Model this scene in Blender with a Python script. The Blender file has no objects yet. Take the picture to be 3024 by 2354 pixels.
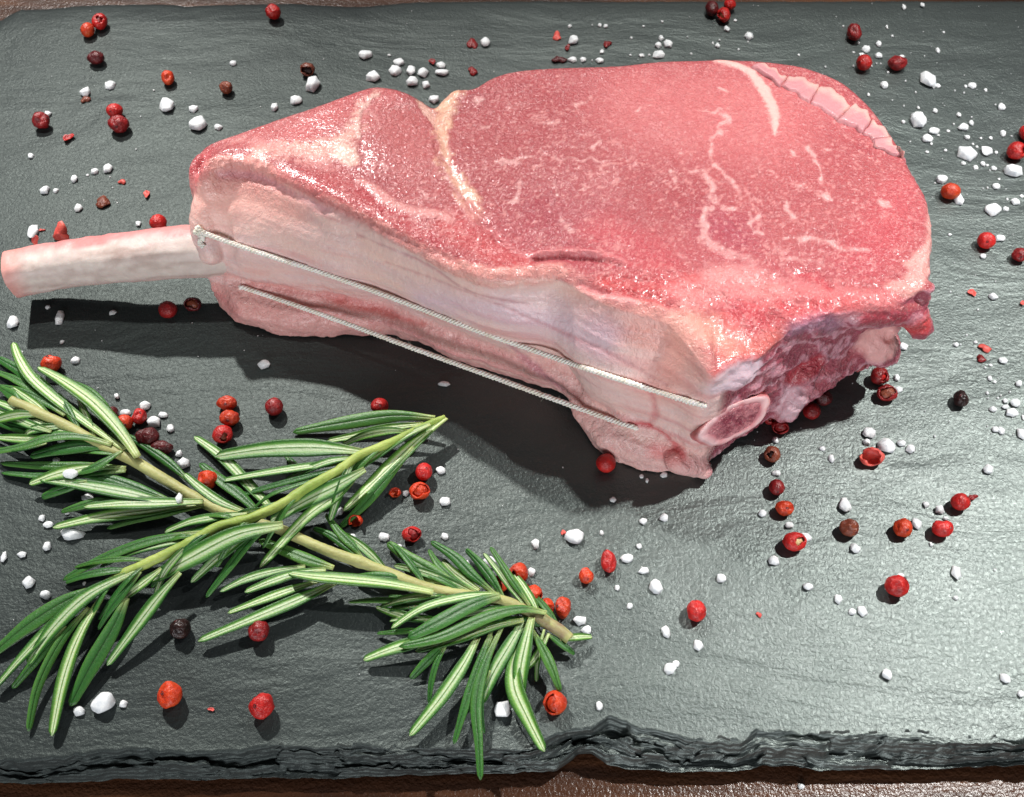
import bpy, bmesh, math, random
import numpy as np
from mathutils import Vector, Matrix
from mathutils.bvhtree import BVHTree

# ------------------------------------------------------------------ camera, world, lamps, exposure
MM = 0.001
F_PX, CX, CY = 3028.0, 1512.0, 1177.0          # phone main lens, in photo pixels
PITCH = math.radians(56.0)
CAM_H = 201.0                                  # mm above the slate
SP, CP = math.sin(PITCH), math.cos(PITCH)

scene = bpy.context.scene
col = scene.collection
cam_d = bpy.data.cameras.new('camera')
cam = bpy.data.objects.new('camera', cam_d)
col.objects.link(cam)
cam_d.sensor_fit = 'HORIZONTAL'
cam_d.sensor_width = 36.0
cam_d.lens = 36.0 * F_PX / 3024.0
cam_d.clip_start = 0.01
cam_d.clip_end = 20.0
cam_d.dof.use_dof = True
cam_d.dof.focus_distance = 0.222
cam_d.dof.aperture_fstop = 52.0
cam.location = (0, 0, CAM_H * MM)
cam.rotation_euler = (math.pi / 2 - PITCH, 0, 0)
scene.camera = cam

world = bpy.data.worlds.new('World')
scene.world = world
world.use_nodes = True
world.node_tree.nodes['Background'].inputs[0].default_value = (0.93, 0.97, 1.0, 1)
world.node_tree.nodes['Background'].inputs[1].default_value = 0.075


def lamp(name, loc, target, power, cone, blend, radius, colr):
    d = bpy.data.lights.new(name, 'SPOT')
    d.energy = power
    d.spot_size = math.radians(cone)
    d.spot_blend = blend
    d.shadow_soft_size = radius * MM
    d.color = colr
    o = bpy.data.objects.new(name, d)
    col.objects.link(o)
    o.location = Vector(loc) * MM
    v = (Vector(target) - Vector(loc))
    o.rotation_euler = v.to_track_quat('-Z', 'Y').to_euler()
    return o


lamp('lamp_overhead', (-230, 340, 690), (-165, 205, 0), 9.0, 25, 1.0, 14, (1.0, 0.98, 0.95))
lamp('lamp_behind', (-290, 670, 600), (-120, 90, 0), 40.0, 36, 1.0, 12, (1.0, 0.97, 0.93))
lamp('lamp_beside', (340, 270, 500), (148, 102, 0), 19.5, 42, 1.0, 9, (1.0, 0.99, 0.96))
lamp('lamp_far', (50, 720, 600), (10, 150, 0), 2.6, 60, 0.8, 11, (1.0, 0.98, 0.94))
lamp('back_fill', (120, 380, 690), (85, 300, 0), 19.0, 27, 1.0, 11, (1.0, 0.98, 0.94))  # fill spot added to brighten the salt and pepper behind the chop
ad = bpy.data.lights.new('front_fill', 'AREA')  # soft fill added behind the camera to brighten the rib side
ad.shape = 'RECTANGLE'
ad.size, ad.size_y = 0.9, 0.4
ad.energy = 8.0
ad.color = (0.95, 0.97, 1.0)
ao = bpy.data.objects.new('front_fill', ad)
col.objects.link(ao)
ao.location = (-0.12, -0.85, 0.24)
ao.rotation_euler = (Vector((0, 0.16, 0.02)) - Vector(ao.location)).to_track_quat('-Z', 'Y').to_euler()

scene.view_settings.view_transform = 'Standard'
scene.view_settings.look = 'None'
scene.view_settings.exposure = 0.0
scene.view_settings.gamma = 1.0
scene.render.engine = 'CYCLES'
scene.cycles.use_denoising = True
scene.cycles.max_bounces = 8
scene.cycles.caustics_reflective = False
scene.cycles.caustics_refractive = False
scene.cycles.sample_clamp_indirect = 4.0

# ------------------------------------------------------------------ helpers
CROPS = {'A': (0, 0, 2.179), 'B': (1000, 0, 2.179), 'C': (2024, 0, 2.179), 'D': (0, 780, 2.179), 'E': (1000, 780, 2.179),
         'F': (2024, 780, 2.179), 'G': (0, 1560, 2.141), 'H': (1000, 1560, 2.141), 'I': (2024, 1560, 2.141), 'V': (0, 0, 2184 / 3024.0)}


def px(c, x, y):
    ox, oy, s = CROPS[c]
    return ox + x / s, oy + y / s


def ray(nx, ny):
    u, v = (nx - CX) / F_PX, (ny - CY) / F_PX
    return u, CP - v * SP, -(SP + v * CP)       # right, forward, up


def at(nx, ny, z=0.0):
    """point of the place (mm) that stands at height z on the line of sight"""
    dx, dy, dz = ray(nx, ny)
    t = (z - CAM_H) / dz
    return Vector((dx * t, dy * t, z))


def atc(c, x, y, z=0.0):
    return at(*px(c, x, y), z)


def mm_per_px(nx, ny, z=0.0):
    dx, dy, dz = ray(nx, ny)
    return (z - CAM_H) / dz / F_PX, -dz / math.sqrt(dx * dx * 0 + dy * dy + dz * dz)


def _hash(i, j, k, seed):
    n = (i * 374761393 + j * 668265263 + k * 2147483647 + seed * 1274126177) & 0xFFFFFFFF
    n = ((n ^ (n >> 13)) * 1274126177) & 0xFFFFFFFF
    n = ((n ^ (n >> 16)) * 2246822519) & 0xFFFFFFFF
    return ((n ^ (n >> 15)) & 0xFFFFFF) / float(0xFFFFFF) * 2 - 1


def vnoise(p, seed=0):
    p = np.asarray(p, float)
    i = np.floor(p).astype(np.int64)
    f = p - i
    f = f * f * f * (f * (f * 6 - 15) + 10)
    r = 0
    for a in (0, 1):
        for b in (0, 1):
            for c in (0, 1):
                w = (f[:, 0] if a else 1 - f[:, 0]) * (f[:, 1] if b else 1 - f[:, 1]) * (f[:, 2] if c else 1 - f[:, 2])
                r = r + w * _hash(i[:, 0] + a, i[:, 1] + b, i[:, 2] + c, seed)
    return r


def fbm(p, octv=4, seed=0, gain=0.5):
    p = np.asarray(p, float)
    r, a, s = 0, 1.0, 0
    for o in range(octv):
        r = r + a * vnoise(p * 2.03 ** o + o * 17.3, seed + o)
        s += a
        a *= gain
    return r / s


def sm(x, a, b):
    t = np.clip((x - a) / (b - a), 0, 1)
    return t * t * (3 - 2 * t)


def srgb(r, g, b):
    f = lambda c: (c / 255 / 12.92) if c / 255 <= 0.04045 else ((c / 255 + 0.055) / 1.055) ** 2.4
    return (f(r), f(g), f(b))


def link(name, mesh, parent=None, mat=None, smooth=True):
    o = bpy.data.objects.new(name, mesh)
    col.objects.link(o)
    if parent is not None:
        o.parent = parent
        o.matrix_parent_inverse = Matrix.Translation(-parent.location)
    if mat is not None:
        mesh.materials.append(mat)
    if smooth:
        mesh.polygons.foreach_set('use_smooth', [True] * len(mesh.polygons))
    return o


def empty(name, loc):
    o = bpy.data.objects.new(name, None)
    col.objects.link(o)
    o.location = Vector(loc) * MM
    o.empty_display_size = 0.005
    return o


def tag(o, label=None, cat=None, group=None, kind=None):
    for k, v in (('label', label), ('category', cat), ('group', group), ('kind', kind)):
        if v:
            o[k] = v
    return o


def mesh_of(name, V, Fc):
    me = bpy.data.meshes.new(name)
    me.from_pydata([tuple(v) for v in (np.asarray(V, float) * MM)], [], [tuple(int(i) for i in f) for f in Fc])
    me.update()
    return me


def grid_faces(nr, nc, wrap=False):
    r = np.arange(nr - 1)[:, None]
    c = np.arange(nc if wrap else nc - 1)[None, :]
    c2 = (c + 1) % nc
    return np.stack([r * nc + c, r * nc + c2, (r + 1) * nc + c2, (r + 1) * nc + c], -1).reshape(-1, 4)


def mesh_np(name, V, quads):
    """fast path for large quad meshes"""
    me = bpy.data.meshes.new(name)
    V = np.asarray(V, np.float32) * MM
    me.vertices.add(len(V))
    me.vertices.foreach_set('co', V.ravel())
    n = len(quads)
    me.loops.add(n * 4)
    me.loops.foreach_set('vertex_index', np.asarray(quads, np.int32).ravel())
    me.polygons.add(n)
    me.polygons.foreach_set('loop_start', np.arange(n, dtype=np.int32) * 4)
    me.update(calc_edges=True)
    me.validate()
    return me


def set_col(me, name, rgb):
    a = me.attributes.new(name, 'FLOAT_COLOR', 'POINT')
    arr = np.ones((len(me.vertices), 4), np.float32)
    arr[:, :3] = rgb
    a.data.foreach_set('color', arr.ravel())


def set_f(me, name, val):
    a = me.attributes.new(name, 'FLOAT', 'POINT')
    a.data.foreach_set('value', np.asarray(val, np.float32).ravel())


def catmull(P, n, closed=False):
    P = np.asarray(P, float)
    m = len(P)
    segs = m if closed else m - 1
    t = np.linspace(0, segs, n, endpoint=not closed)
    i = np.minimum(np.floor(t).astype(int), segs - 1)
    f = (t - i)[:, None]
    g = (lambda k: P[k % m]) if closed else (lambda k: P[np.clip(k, 0, m - 1)])
    p0, p1, p2, p3 = g(i - 1), g(i), g(i + 1), g(i + 2)
    return 0.5 * ((2 * p1) + (p2 - p0) * f + (2 * p0 - 5 * p1 + 4 * p2 - p3) * f ** 2 + (3 * p1 - p0 - 3 * p2 + p3) * f ** 3)


# ------------------------------------------------------------------ materials
class NT:
    def __init__(self, name):
        self.m = bpy.data.materials.new(name)
        self.m.use_nodes = True
        self.t = self.m.node_tree
        self.b = self.t.nodes['Principled BSDF']

    def n(self, kind, **kw):
        nd = self.t.nodes.new(kind)
        for k, v in kw.items():
            if k.startswith('i_'):
                nd.inputs[k[2:].replace('_', ' ')].default_value = v
            else:
                setattr(nd, k, v)
        return nd

    def l(self, a, b):
        self.t.links.new(a, b)

    def set(self, **kw):
        for k, v in kw.items():
            self.b.inputs[k.replace('_', ' ')].default_value = v

    def noise(self, scale, detail=4, rough=0.55, vec=None, dist=0.0):
        nd = self.n('ShaderNodeTexNoise')
        nd.inputs['Scale'].default_value = scale
        nd.inputs['Detail'].default_value = detail
        nd.inputs['Roughness'].default_value = rough
        nd.inputs['Distortion'].default_value = dist
        if vec is not None:
            self.l(vec, nd.inputs['Vector'])
        return nd.outputs['Fac']

    def coords(self, scale=(1, 1, 1), rot=(0, 0, 0)):
        tc = self.n('ShaderNodeTexCoord')
        mp = self.n('ShaderNodeMapping')
        mp.inputs['Scale'].default_value = scale
        mp.inputs['Rotation'].default_value = rot
        self.l(tc.outputs['Object'], mp.inputs['Vector'])
        return mp.outputs['Vector']

    def ramp(self, fac, stops):
        nd = self.n('ShaderNodeValToRGB')
        els = nd.color_ramp.elements
        while len(els) < len(stops):
            els.new(0.5)
        for e, (p, c) in zip(els, stops):
            e.position = p
            e.color = (c[0], c[1], c[2], 1) if len(c) == 3 else c
        self.l(fac, nd.inputs['Fac'])
        return nd.outputs['Color']

    def math(self, op, a, b=None, clamp=False):
        nd = self.n('ShaderNodeMath', operation=op, use_clamp=clamp)
        for k, v in enumerate((a, b)):
            if v is None:
                continue
            if isinstance(v, (int, float)):
                nd.inputs[k].default_value = v
            else:
                self.l(v, nd.inputs[k])
        return nd.outputs[0]

    def mix(self, fac, a, b, mode='MIX'):
        nd = self.n('ShaderNodeMix', data_type='RGBA', blend_type=mode)
        for k, v in ((0, fac), (6, a), (7, b)):
            if isinstance(v, (int, float)):
                nd.inputs[k].default_value = v
            elif isinstance(v, tuple):
                nd.inputs[k].default_value = (v[0], v[1], v[2], 1)
            else:
                self.l(v, nd.inputs[k])
        return nd.outputs[2]

    def attr(self, name):
        return self.n('ShaderNodeAttribute', attribute_name=name)

    def bump(self, height, strength, dist, prev=None):
        nd = self.n('ShaderNodeBump')
        nd.inputs['Strength'].default_value = strength
        nd.inputs['Distance'].default_value = dist
        self.l(height, nd.inputs['Height'])
        if prev is not None:
            self.l(prev, nd.inputs['Normal'])
        return nd.outputs['Normal']


def mat_slate():
    s = NT('slate_stone')
    co = s.coords((1, 1, 1))
    streak = s.coords((90, 260, 260), (0, 0, math.radians(-9)))
    n_big = s.noise(16, 3, 0.5, co)
    n_st = s.noise(1.0, 5, 0.6, streak, 0.3)
    n_fine = s.noise(1500, 3, 0.65, co)
    n_mid = s.noise(1100, 4, 0.65, co, 0.6)
    base = s.ramp(n_big, [(0.3, srgb(41, 45, 46)), (0.7, srgb(54, 60, 59))])
    base = s.mix(s.math('MULTIPLY', n_st, 0.5), base, srgb(42, 46, 48))
    base = s.mix(s.ramp(n_fine, [(0.60, (0, 0, 0)), (0.78, (0.5, 0.5, 0.5))]), base, srgb(80, 87, 85))
    s.l(base, s.b.inputs['Base Color'])
    rg = s.math('MULTIPLY_ADD', n_mid, 0.18)
    s.t.nodes[-1].inputs[2].default_value = 0.33
    s.l(rg, s.b.inputs['Roughness'])
    # made-up gloss ramp to shape the lamps' sheen: strong right, dull left
    sx = s.n('ShaderNodeSeparateXYZ')
    s.l(co, sx.inputs[0])
    wp = s.math('ADD', s.math('MULTIPLY', sx.outputs[0], 9.0), s.math('MULTIPLY', s.noise(9, 3, 0.6, co), 0.8), False)
    sheen_ramp = s.n('ShaderNodeMapRange', interpolation_type='SMOOTHSTEP')
    sheen_ramp.inputs['From Min'].default_value = -0.25
    sheen_ramp.inputs['From Max'].default_value = 0.95
    s.l(wp, sheen_ramp.inputs['Value'])
    sheen_ramp = sheen_ramp.outputs['Result']
    sl = s.math('MULTIPLY_ADD', sheen_ramp, 0.75)
    s.t.nodes[-1].inputs[2].default_value = 0.25
    s.l(sl, s.b.inputs['Specular IOR Level'])
    s.l(s.math('MULTIPLY', sheen_ramp, s.math('MULTIPLY_ADD', s.noise(38, 5, 0.65, co, 0.6), 0.75)), s.b.inputs['Coat Weight'])
    s.t.nodes[-2].inputs[2].default_value = 0.08
    s.b.inputs['Specular Tint'].default_value = (0.84, 1.0, 0.93, 1)
    n_cl = s.noise(1.0, 4, 0.6, s.coords((34, 95, 95), (0, 0, math.radians(14))), 0.8)
    b0 = s.bump(n_cl, 0.09, 0.0022)
    n_lay = s.noise(1.0, 5, 0.55, s.coords((16, 34, 34), (0, 0, math.radians(18))), 1.2)
    step = s.math('FRACT', s.math('MULTIPLY', n_lay, 11.0))
    b0 = s.bump(step, 0.30, 0.00035, b0)
    b1 = s.bump(n_st, 0.14, 0.0009, b0)
    b2 = s.bump(n_mid, 0.4, 0.0004, b1)
    b3 = s.bump(n_fine, 0.4, 0.00022, b2)
    s.l(b3, s.b.inputs['Normal'])
    s.set(Coat_Roughness=0.36)
    s.l(b2, s.b.inputs['Coat Normal'])
    return s.m


def mat_table():
    s = NT('dark_table_wood')
    co = s.coords((14, 170, 60))
    n1 = s.noise(1.0, 5, 0.6, co, 0.8)
    c2 = s.coords((1, 1, 1))
    n2 = s.noise(1300, 2, 0.6, c2)
    base = s.ramp(n1, [(0.3, srgb(44, 26, 18)), (0.55, srgb(84, 52, 34)), (0.75, srgb(116, 76, 50))])
    s.l(base, s.b.inputs['Base Color'])
    s.set(Roughness=0.3)
    b = s.bump(n1, 0.3, 0.0006)
    b = s.bump(n2, 0.5, 0.0004, b)
    s.l(b, s.b.inputs['Normal'])
    return s.m


def mat_meat(name='raw_meat', rough=0.34, grain=1.0, sss=0.16):
    s = NT(name)
    co = s.coords((1, 1, 1))
    a = s.attr('Col')
    wet = s.attr('wet')
    n_f = s.noise(900, 3, 0.6, co)
    n_m = s.noise(260, 4, 0.6, co)
    wf = wet.outputs['Fac']
    n_s = s.noise(1900, 2, 0.6, co, 0.4)
    c = s.mix(s.math('MULTIPLY', s.ramp(n_f, [(0.32, (1, 1, 1)), (0.66, (0, 0, 0))]), wf), a.outputs['Color'], (0.90, 0.76, 0.78), 'MULTIPLY')
    c = s.mix(s.math('MULTIPLY', s.ramp(n_s, [(0.54, (0, 0, 0)), (0.74, (0.4, 0.4, 0.4))]), wf), c, srgb(230, 168, 166))
    c = s.mix(s.math('MULTIPLY', s.ramp(n_m, [(0.55, (0, 0, 0)), (0.78, (0.2, 0.2, 0.2))]), wf), c, srgb(232, 180, 176))
    s.l(c, s.b.inputs['Base Color'])
    s.set(Subsurface_Weight=sss, Subsurface_Scale=0.0012, Specular_IOR_Level=0.3)
    s.b.inputs['Subsurface Radius'].default_value = (1.0, 0.32, 0.25)
    s.b.subsurface_method = 'RANDOM_WALK'
    rg = s.math('MULTIPLY_ADD', wet.outputs['Fac'], -0.22)
    s.t.nodes[-1].inputs[2].default_value = rough + 0.08
    s.l(rg, s.b.inputs['Roughness'])
    n_g = s.noise(1050, 2, 0.6, co, 0.6)
    n_g2 = s.noise(330, 3, 0.6, co, 0.4)
    gb = s.n('ShaderNodeBump')
    s.l(s.math('MULTIPLY', wet.outputs['Fac'], 0.42 * grain), gb.inputs['Strength'])
    gb.inputs['Distance'].default_value = 0.0007
    s.l(n_g2, gb.inputs['Height'])
    b = gb.outputs['Normal']
    k = s.n('ShaderNodeBump')
    s.l(s.math('MULTIPLY', wet.outputs['Fac'], 1.0 * grain), k.inputs['Strength'])
    k.inputs['Distance'].default_value = 0.0008
    s.l(n_g, k.inputs['Height'])
    s.l(b, k.inputs['Normal'])
    s.l(k.outputs['Normal'], s.b.inputs['Normal'])
    # the wet film glints on its own, finer relief
    n_w = s.noise(1500, 2, 0.5, co, 0.3)
    n_p = s.noise(75, 3, 0.6, co)
    cw = s.math('MULTIPLY', wet.outputs['Fac'], s.math('MULTIPLY_ADD', n_p, 1.9), True)
    s.t.nodes[-2].inputs[2].default_value = -0.68
    s.l(cw, s.b.inputs['Coat Weight'])
    s.set(Coat_Roughness=0.14)
    cb = s.n('ShaderNodeBump')
    cb.inputs['Strength'].default_value = 1.0
    cb.inputs['Distance'].default_value = 0.00011
    s.l(n_w, cb.inputs['Height'])
    s.l(cb.outputs['Normal'], s.b.inputs['Coat Normal'])
    return s.m


def mat_attr(name, rough, sss, scale=0.001, grain_scale=700, grain=0.25, spec=0.5, coat=0.0):
    s = NT(name)
    co = s.coords((1, 1, 1))
    a = s.attr('Col')
    n = s.noise(grain_scale, 3, 0.6, co)
    c = s.mix(s.ramp(n, [(0.35, (0.6, 0.6, 0.6)), (0.7, (0, 0, 0))]), a.outputs['Color'], (0.82, 0.78, 0.76), 'MULTIPLY')
    s.l(c, s.b.inputs['Base Color'])
    s.set(Roughness=rough, Subsurface_Weight=sss, Subsurface_Scale=scale, Specular_IOR_Level=spec, Coat_Weight=coat)
    s.l(s.bump(n, grain, 0.0004), s.b.inputs['Normal'])
    return s.m


def mat_salt():
    s = NT('salt')
    co = s.coords((1, 1, 1))
    n = s.noise(900, 3, 0.6, co)
    s.l(s.ramp(n, [(0.3, srgb(214, 219, 224)), (0.7, srgb(236, 238, 238))]), s.b.inputs['Base Color'])
    s.set(Roughness=0.42, Subsurface_Weight=0.7, Subsurface_Scale=0.0012, Specular_IOR_Level=0.4, Transmission_Weight=0.0)
    s.b.inputs['Subsurface Radius'].default_value = (1.0, 1.0, 1.0)
    s.l(s.bump(n, 0.35, 0.0004), s.b.inputs['Normal'])
    return s.m


def mat_pepper(name, c1, c2, c3, rough=0.38, wr=0.8):
    s = NT(name)
    co = s.coords((1, 1, 1))
    oi = s.n('ShaderNodeObjectInfo')
    n = s.noise(340, 4, 0.6, co, 0.5)
    m = s.noise(1300, 3, 0.6, co, 0.8)
    c = s.ramp(n, [(0.30, c2), (0.55, c1), (0.78, c3)])
    hs = s.n('ShaderNodeHueSaturation')
    s.l(c, hs.inputs['Color'])
    v = s.math('MULTIPLY_ADD', oi.outputs['Random'], 0.3)
    s.t.nodes[-1].inputs[2].default_value = 0.82
    s.l(v, hs.inputs['Value'])
    s.l(hs.outputs['Color'], s.b.inputs['Base Color'])
    s.set(Roughness=rough, Specular_IOR_Level=0.5, Subsurface_Weight=0.06, Subsurface_Scale=0.0006)
    b = s.bump(n, wr * 0.6, 0.0008)
    s.l(s.bump(m, wr, 0.00035, b), s.b.inputs['Normal'])
    return s.m


def mat_leaf(under):
    s = NT('rosemary_leaf_underside' if under else 'rosemary_leaf_upperside')
    u = s.attr('across').outputs['Fac']
    co = s.coords((1, 1, 1))
    n = s.noise(500, 3, 0.6, co)
    f = s.noise(2600, 2, 0.6, co)
    oi = s.n('ShaderNodeObjectInfo')
    au = s.math('ABSOLUTE', u)
    aun = s.math('ADD', au, s.math('MULTIPLY', s.math('SUBTRACT', n, 0.5), 0.12))
    if under:
        c = s.ramp(aun, [(0.0, srgb(84, 116, 56)), (0.06, srgb(120, 150, 88)), (0.14, srgb(198, 210, 176)), (0.36, srgb(174, 194, 146)), (0.52, srgb(104, 152, 64)), (0.70, srgb(58, 108, 34)), (1.0, srgb(38, 82, 24))])
    else:
        c = s.ramp(aun, [(0.0, srgb(30, 60, 24)), (0.08, srgb(50, 96, 38)), (0.4, srgb(54, 104, 44)), (0.8, srgb(68, 118, 48)), (1.0, srgb(84, 130, 60))])
    c = s.mix(s.ramp(f, [(0.35, (0.5, 0.5, 0.5)), (0.62, (0, 0, 0))]), c, (0.62, 0.72, 0.6), 'MULTIPLY')
    v = s.attr('along').outputs['Fac']
    c = s.mix(s.ramp(v, [(0.0, (0.7, 0.7, 0.7)), (0.22, (0, 0, 0))]), c, srgb(178, 190, 122))
    hs = s.n('ShaderNodeHueSaturation')
    s.l(c, hs.inputs['Color'])
    vv = s.math('MULTIPLY_ADD', oi.outputs['Random'], 0.34)
    s.t.nodes[-1].inputs[2].default_value = 0.84
    s.l(vv, hs.inputs['Value'])
    hu = s.math('MULTIPLY_ADD', oi.outputs['Random'], -0.025)
    s.t.nodes[-1].inputs[2].default_value = 0.512
    s.l(hu, hs.inputs['Hue'])
    s.l(hs.outputs['Color'], s.b.inputs['Base Color'])
    s.set(Roughness=0.46 if under else 0.42, Specular_IOR_Level=0.45, Subsurface_Weight=0.12, Subsurface_Scale=0.0005)
    b = s.bump(n, 0.15, 0.0005)
    s.l(s.bump(f, 0.45, 0.00022, b), s.b.inputs['Normal'])
    return s.m


M = {'slate': mat_slate(), 'table': mat_table(), 'meat': mat_meat(), 'salt': mat_salt(),
     'bone': mat_attr('bone', 0.5, 0.06, 0.001, 500, 0.35), 'twine': mat_attr('cotton_twine', 0.8, 0.1, 0.0004, 2600, 0.5, 0.25),
     'stem': mat_attr('rosemary_stem', 0.55, 0.1, 0.0006, 900, 0.5), 'under': mat_leaf(True), 'upper': mat_leaf(False),
     'r': mat_pepper('pepper_red', srgb(196, 34, 30), srgb(150, 20, 22), srgb(216, 62, 46)),
     'o': mat_pepper('pepper_orange_red', srgb(206, 66, 28), srgb(170, 36, 20), srgb(220, 104, 48)),
     'd': mat_pepper('pepper_dark_red', srgb(142, 24, 26), srgb(96, 14, 18), srgb(172, 44, 38)),
     'm': mat_pepper('pepper_maroon', srgb(92, 20, 24), srgb(58, 12, 14), srgb(120, 40, 34)),
     'b': mat_pepper('pepper_brown', srgb(132, 66, 44), srgb(92, 38, 28), srgb(164, 92, 60)),
     'k': mat_pepper('pepper_black', srgb(46, 26, 24), srgb(24, 14, 14), srgb(78, 50, 40), 0.3, 0.7),
     'p': mat_pepper('pepper_pink', srgb(216, 92, 82), srgb(190, 58, 54), srgb(232, 140, 120), 0.5, 0.3),
     'cream': mat_pepper('pepper_seed_cream', srgb(226, 200, 150), srgb(190, 150, 96), srgb(238, 222, 186), 0.5, 0.3)}
# ------------------------------------------------------------------ table and slate board
def build_table():
    nx, ny = 60, 60
    X, Y = np.meshgrid(np.linspace(-420, 420, nx), np.linspace(-60, 620, ny))
    V = np.stack([X.ravel(), Y.ravel(), np.full(X.size, -10.5)], 1)
    V[:, 2] += 0.15 * fbm(V * np.array([0.02, 0.1, 0]), 3, 5)
    o = link('table_surface', mesh_np('table_surface', V, grid_faces(ny, nx)), None, M['table'])
    tag(o, 'dark brown wooden table top under the slate board', None, None, 'structure')


def traced(points, z):
    P = np.array([at(*px(*q), z)[:2] for q in points])
    P = P[np.argsort(P[:, 0])]
    return lambda x: np.interp(x, P[:, 0], P[:, 1])


def build_slate():
    lip = traced([('G', 0, 1475), ('G', 280, 1470), ('G', 500, 1435), ('G', 620, 1415), ('G', 780, 1400), ('G', 1000, 1420), ('G', 1300, 1432), ('G', 1500, 1420),
                  ('G', 1800, 1365), ('G', 2100, 1378), ('H', 350, 1385), ('H', 800, 1400), ('H', 1200, 1390), ('H', 1400, 1300), ('H', 1590, 1268), ('H', 1700, 1195),
                  ('H', 1850, 1250), ('H', 2000, 1290), ('I', 0, 1338), ('I', 350, 1338), ('I', 440, 1290), ('I', 650, 1295), ('I', 1100, 1300), ('I', 1450, 1285),
                  ('I', 1700, 1320), ('I', 2141, 1335)], 0)
    bot = traced([('G', 0, 1617), ('G', 700, 1592), ('G', 1000, 1587), ('G', 1300, 1590), ('G', 1600, 1577), ('G', 2141, 1582), ('H', 400, 1565), ('H', 900, 1548),
                  ('H', 1380, 1537), ('H', 1450, 1480), ('H', 1510, 1432), ('H', 1600, 1432), ('H', 1700, 1500), ('H', 1900, 1530), ('I', 0, 1540), ('I', 400, 1530),
                  ('I', 500, 1500), ('I', 680, 1500), ('I', 850, 1530), ('I', 1300, 1525), ('I', 1600, 1520), ('I', 2141, 1500)], -6.5)
    back = traced([('A', 0, 112), ('A', 50, 80), ('A', 130, 42), ('A', 300, 40), ('A', 500, 22), ('A', 700, 12), ('A', 1100, 10), ('A', 1200, 24), ('A', 1300, 16),
                   ('A', 1600, 8), ('A', 1900, 6), ('B', 0, 20), ('B', 150, 26), ('B', 300, 12), ('B', 480, -6), ('B', 900, -10), ('C', 0, -10), ('C', 2000, -12)], 0)
    nx = 900
    x = np.linspace(-168, 205, nx)
    rows = []
    z0 = np.zeros(nx)
    jag = 0.5 * fbm(np.stack([x * 0.5, z0, z0], 1), 4, 3)
    yl, yb = lip(x) + jag, bot(x) + 0.4 * fbm(np.stack([x * 0.35, z0 + 5, z0], 1), 3, 9)
    # underside, then the chipped edge, then the top
    rows.append(np.stack([x, yb + 40, z0 - 6.6], 1))
    rows.append(np.stack([x, yb + 1.0, z0 - 6.6], 1))
    npz = 72
    for k in range(npz):
        p = 1 - k / (npz - 1)
        pp = np.stack([x * 0.075, z0 + p * 2.2, z0], 1)
        q = p + 0.62 * fbm(pp, 3, 21) * min(1, 4 * p * (1 - p) + 0.15) + 0.10 * fbm(np.stack([x * 0.22, z0 + p * 5, z0], 1), 3, 33) * min(1, 6 * p * (1 - p))
        wx = x + 5.0 * fbm(np.stack([x * 0.12, z0 + p * 2.5, z0 + 3], 1), 3, 71)
        ci = np.floor(wx * 0.085).astype(np.int64)
        cj = np.floor(p * 3.2 + 0.5 * fbm(np.stack([x * 0.25, z0 + p * 4, z0], 1), 2, 73) + 0.3 * _hash(ci, ci * 0, ci * 0, 9)).astype(np.int64)
        q = q + 0.26 * _hash(ci, cj, ci * 0 + 4, 12) * min(1, 5 * p * (1 - p))
        q = np.clip(q, 0, 1) if 0 < p < 1 else z0 + p
        L = 5.0
        fr = q * L - np.floor(q * L)
        terr = (np.floor(q * L) + sm(fr, 0.05, 0.7)) / L
        y = yl + (yb - yl) * p
        y = y + 0.25 * fbm(np.stack([x * 0.6, z0 + p * 9, z0], 1), 2, 41) * (0 < p < 1)
        zz = -6.5 * (0.75 * terr + 0.25 * q) + 0.14 * fbm(np.stack([x * 0.7, z0 + p * 12, z0], 1), 3, 55) * min(1, 8 * p * (1 - p))
        rows.append(np.stack([x, y, zz], 1))
    ybk = back(x) + 0.3 * fbm(np.stack([x * 0.4, z0 + 9, z0], 1), 3, 77)
    for k in range(1, 150):
        f = k / 149.0
        y = yl + (ybk - yl) * f ** 1.15
        zz = 0.16 * fbm(np.stack([x * 0.03, y * 0.06, z0], 1), 3, 61) + 0.05 * fbm(np.stack([x * 0.12, y * 0.5, z0], 1), 3, 62)
        zz = zz * min(1, k / 6.0) - 0.12
        if k > 143:
            zz = zz - (k - 143) ** 2 * 0.03
        rows.append(np.stack([x, y, zz], 1))
    rows.append(np.stack([x, ybk + 1.2, z0 - 3.2], 1))
    rows.append(np.stack([x, ybk + 0.6, z0 - 6.6], 1))
    V = np.concatenate(rows)
    nr = len(rows)
    # broken side edges
    ends = []
    for c_, sgn in ((0, -1), (nx - 1, 1)):
        colv = V.reshape(nr, nx, 3)[:, c_].copy()
        colv[:, 2] = -6.6
        colv[:, 0] += sgn * 1.2
        ends.append(colv)
    V = np.concatenate([V] + ends)
    k_ = np.arange(nr - 1)
    b0_, b1_ = nr * nx, nr * nx + nr
    F_ = np.concatenate([grid_faces(nr, nx), np.stack([k_ * nx, (k_ + 1) * nx, b0_ + k_ + 1, b0_ + k_], 1), np.stack([k_ * nx + nx - 1, b1_ + k_, b1_ + k_ + 1, (k_ + 1) * nx + nx - 1], 1)])
    o = link('slate_board', mesh_np('slate_board', V, F_), None, M['slate'])
    tag(o, 'dark grey slate serving board with a chipped layered front edge', 'slate board')
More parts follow.
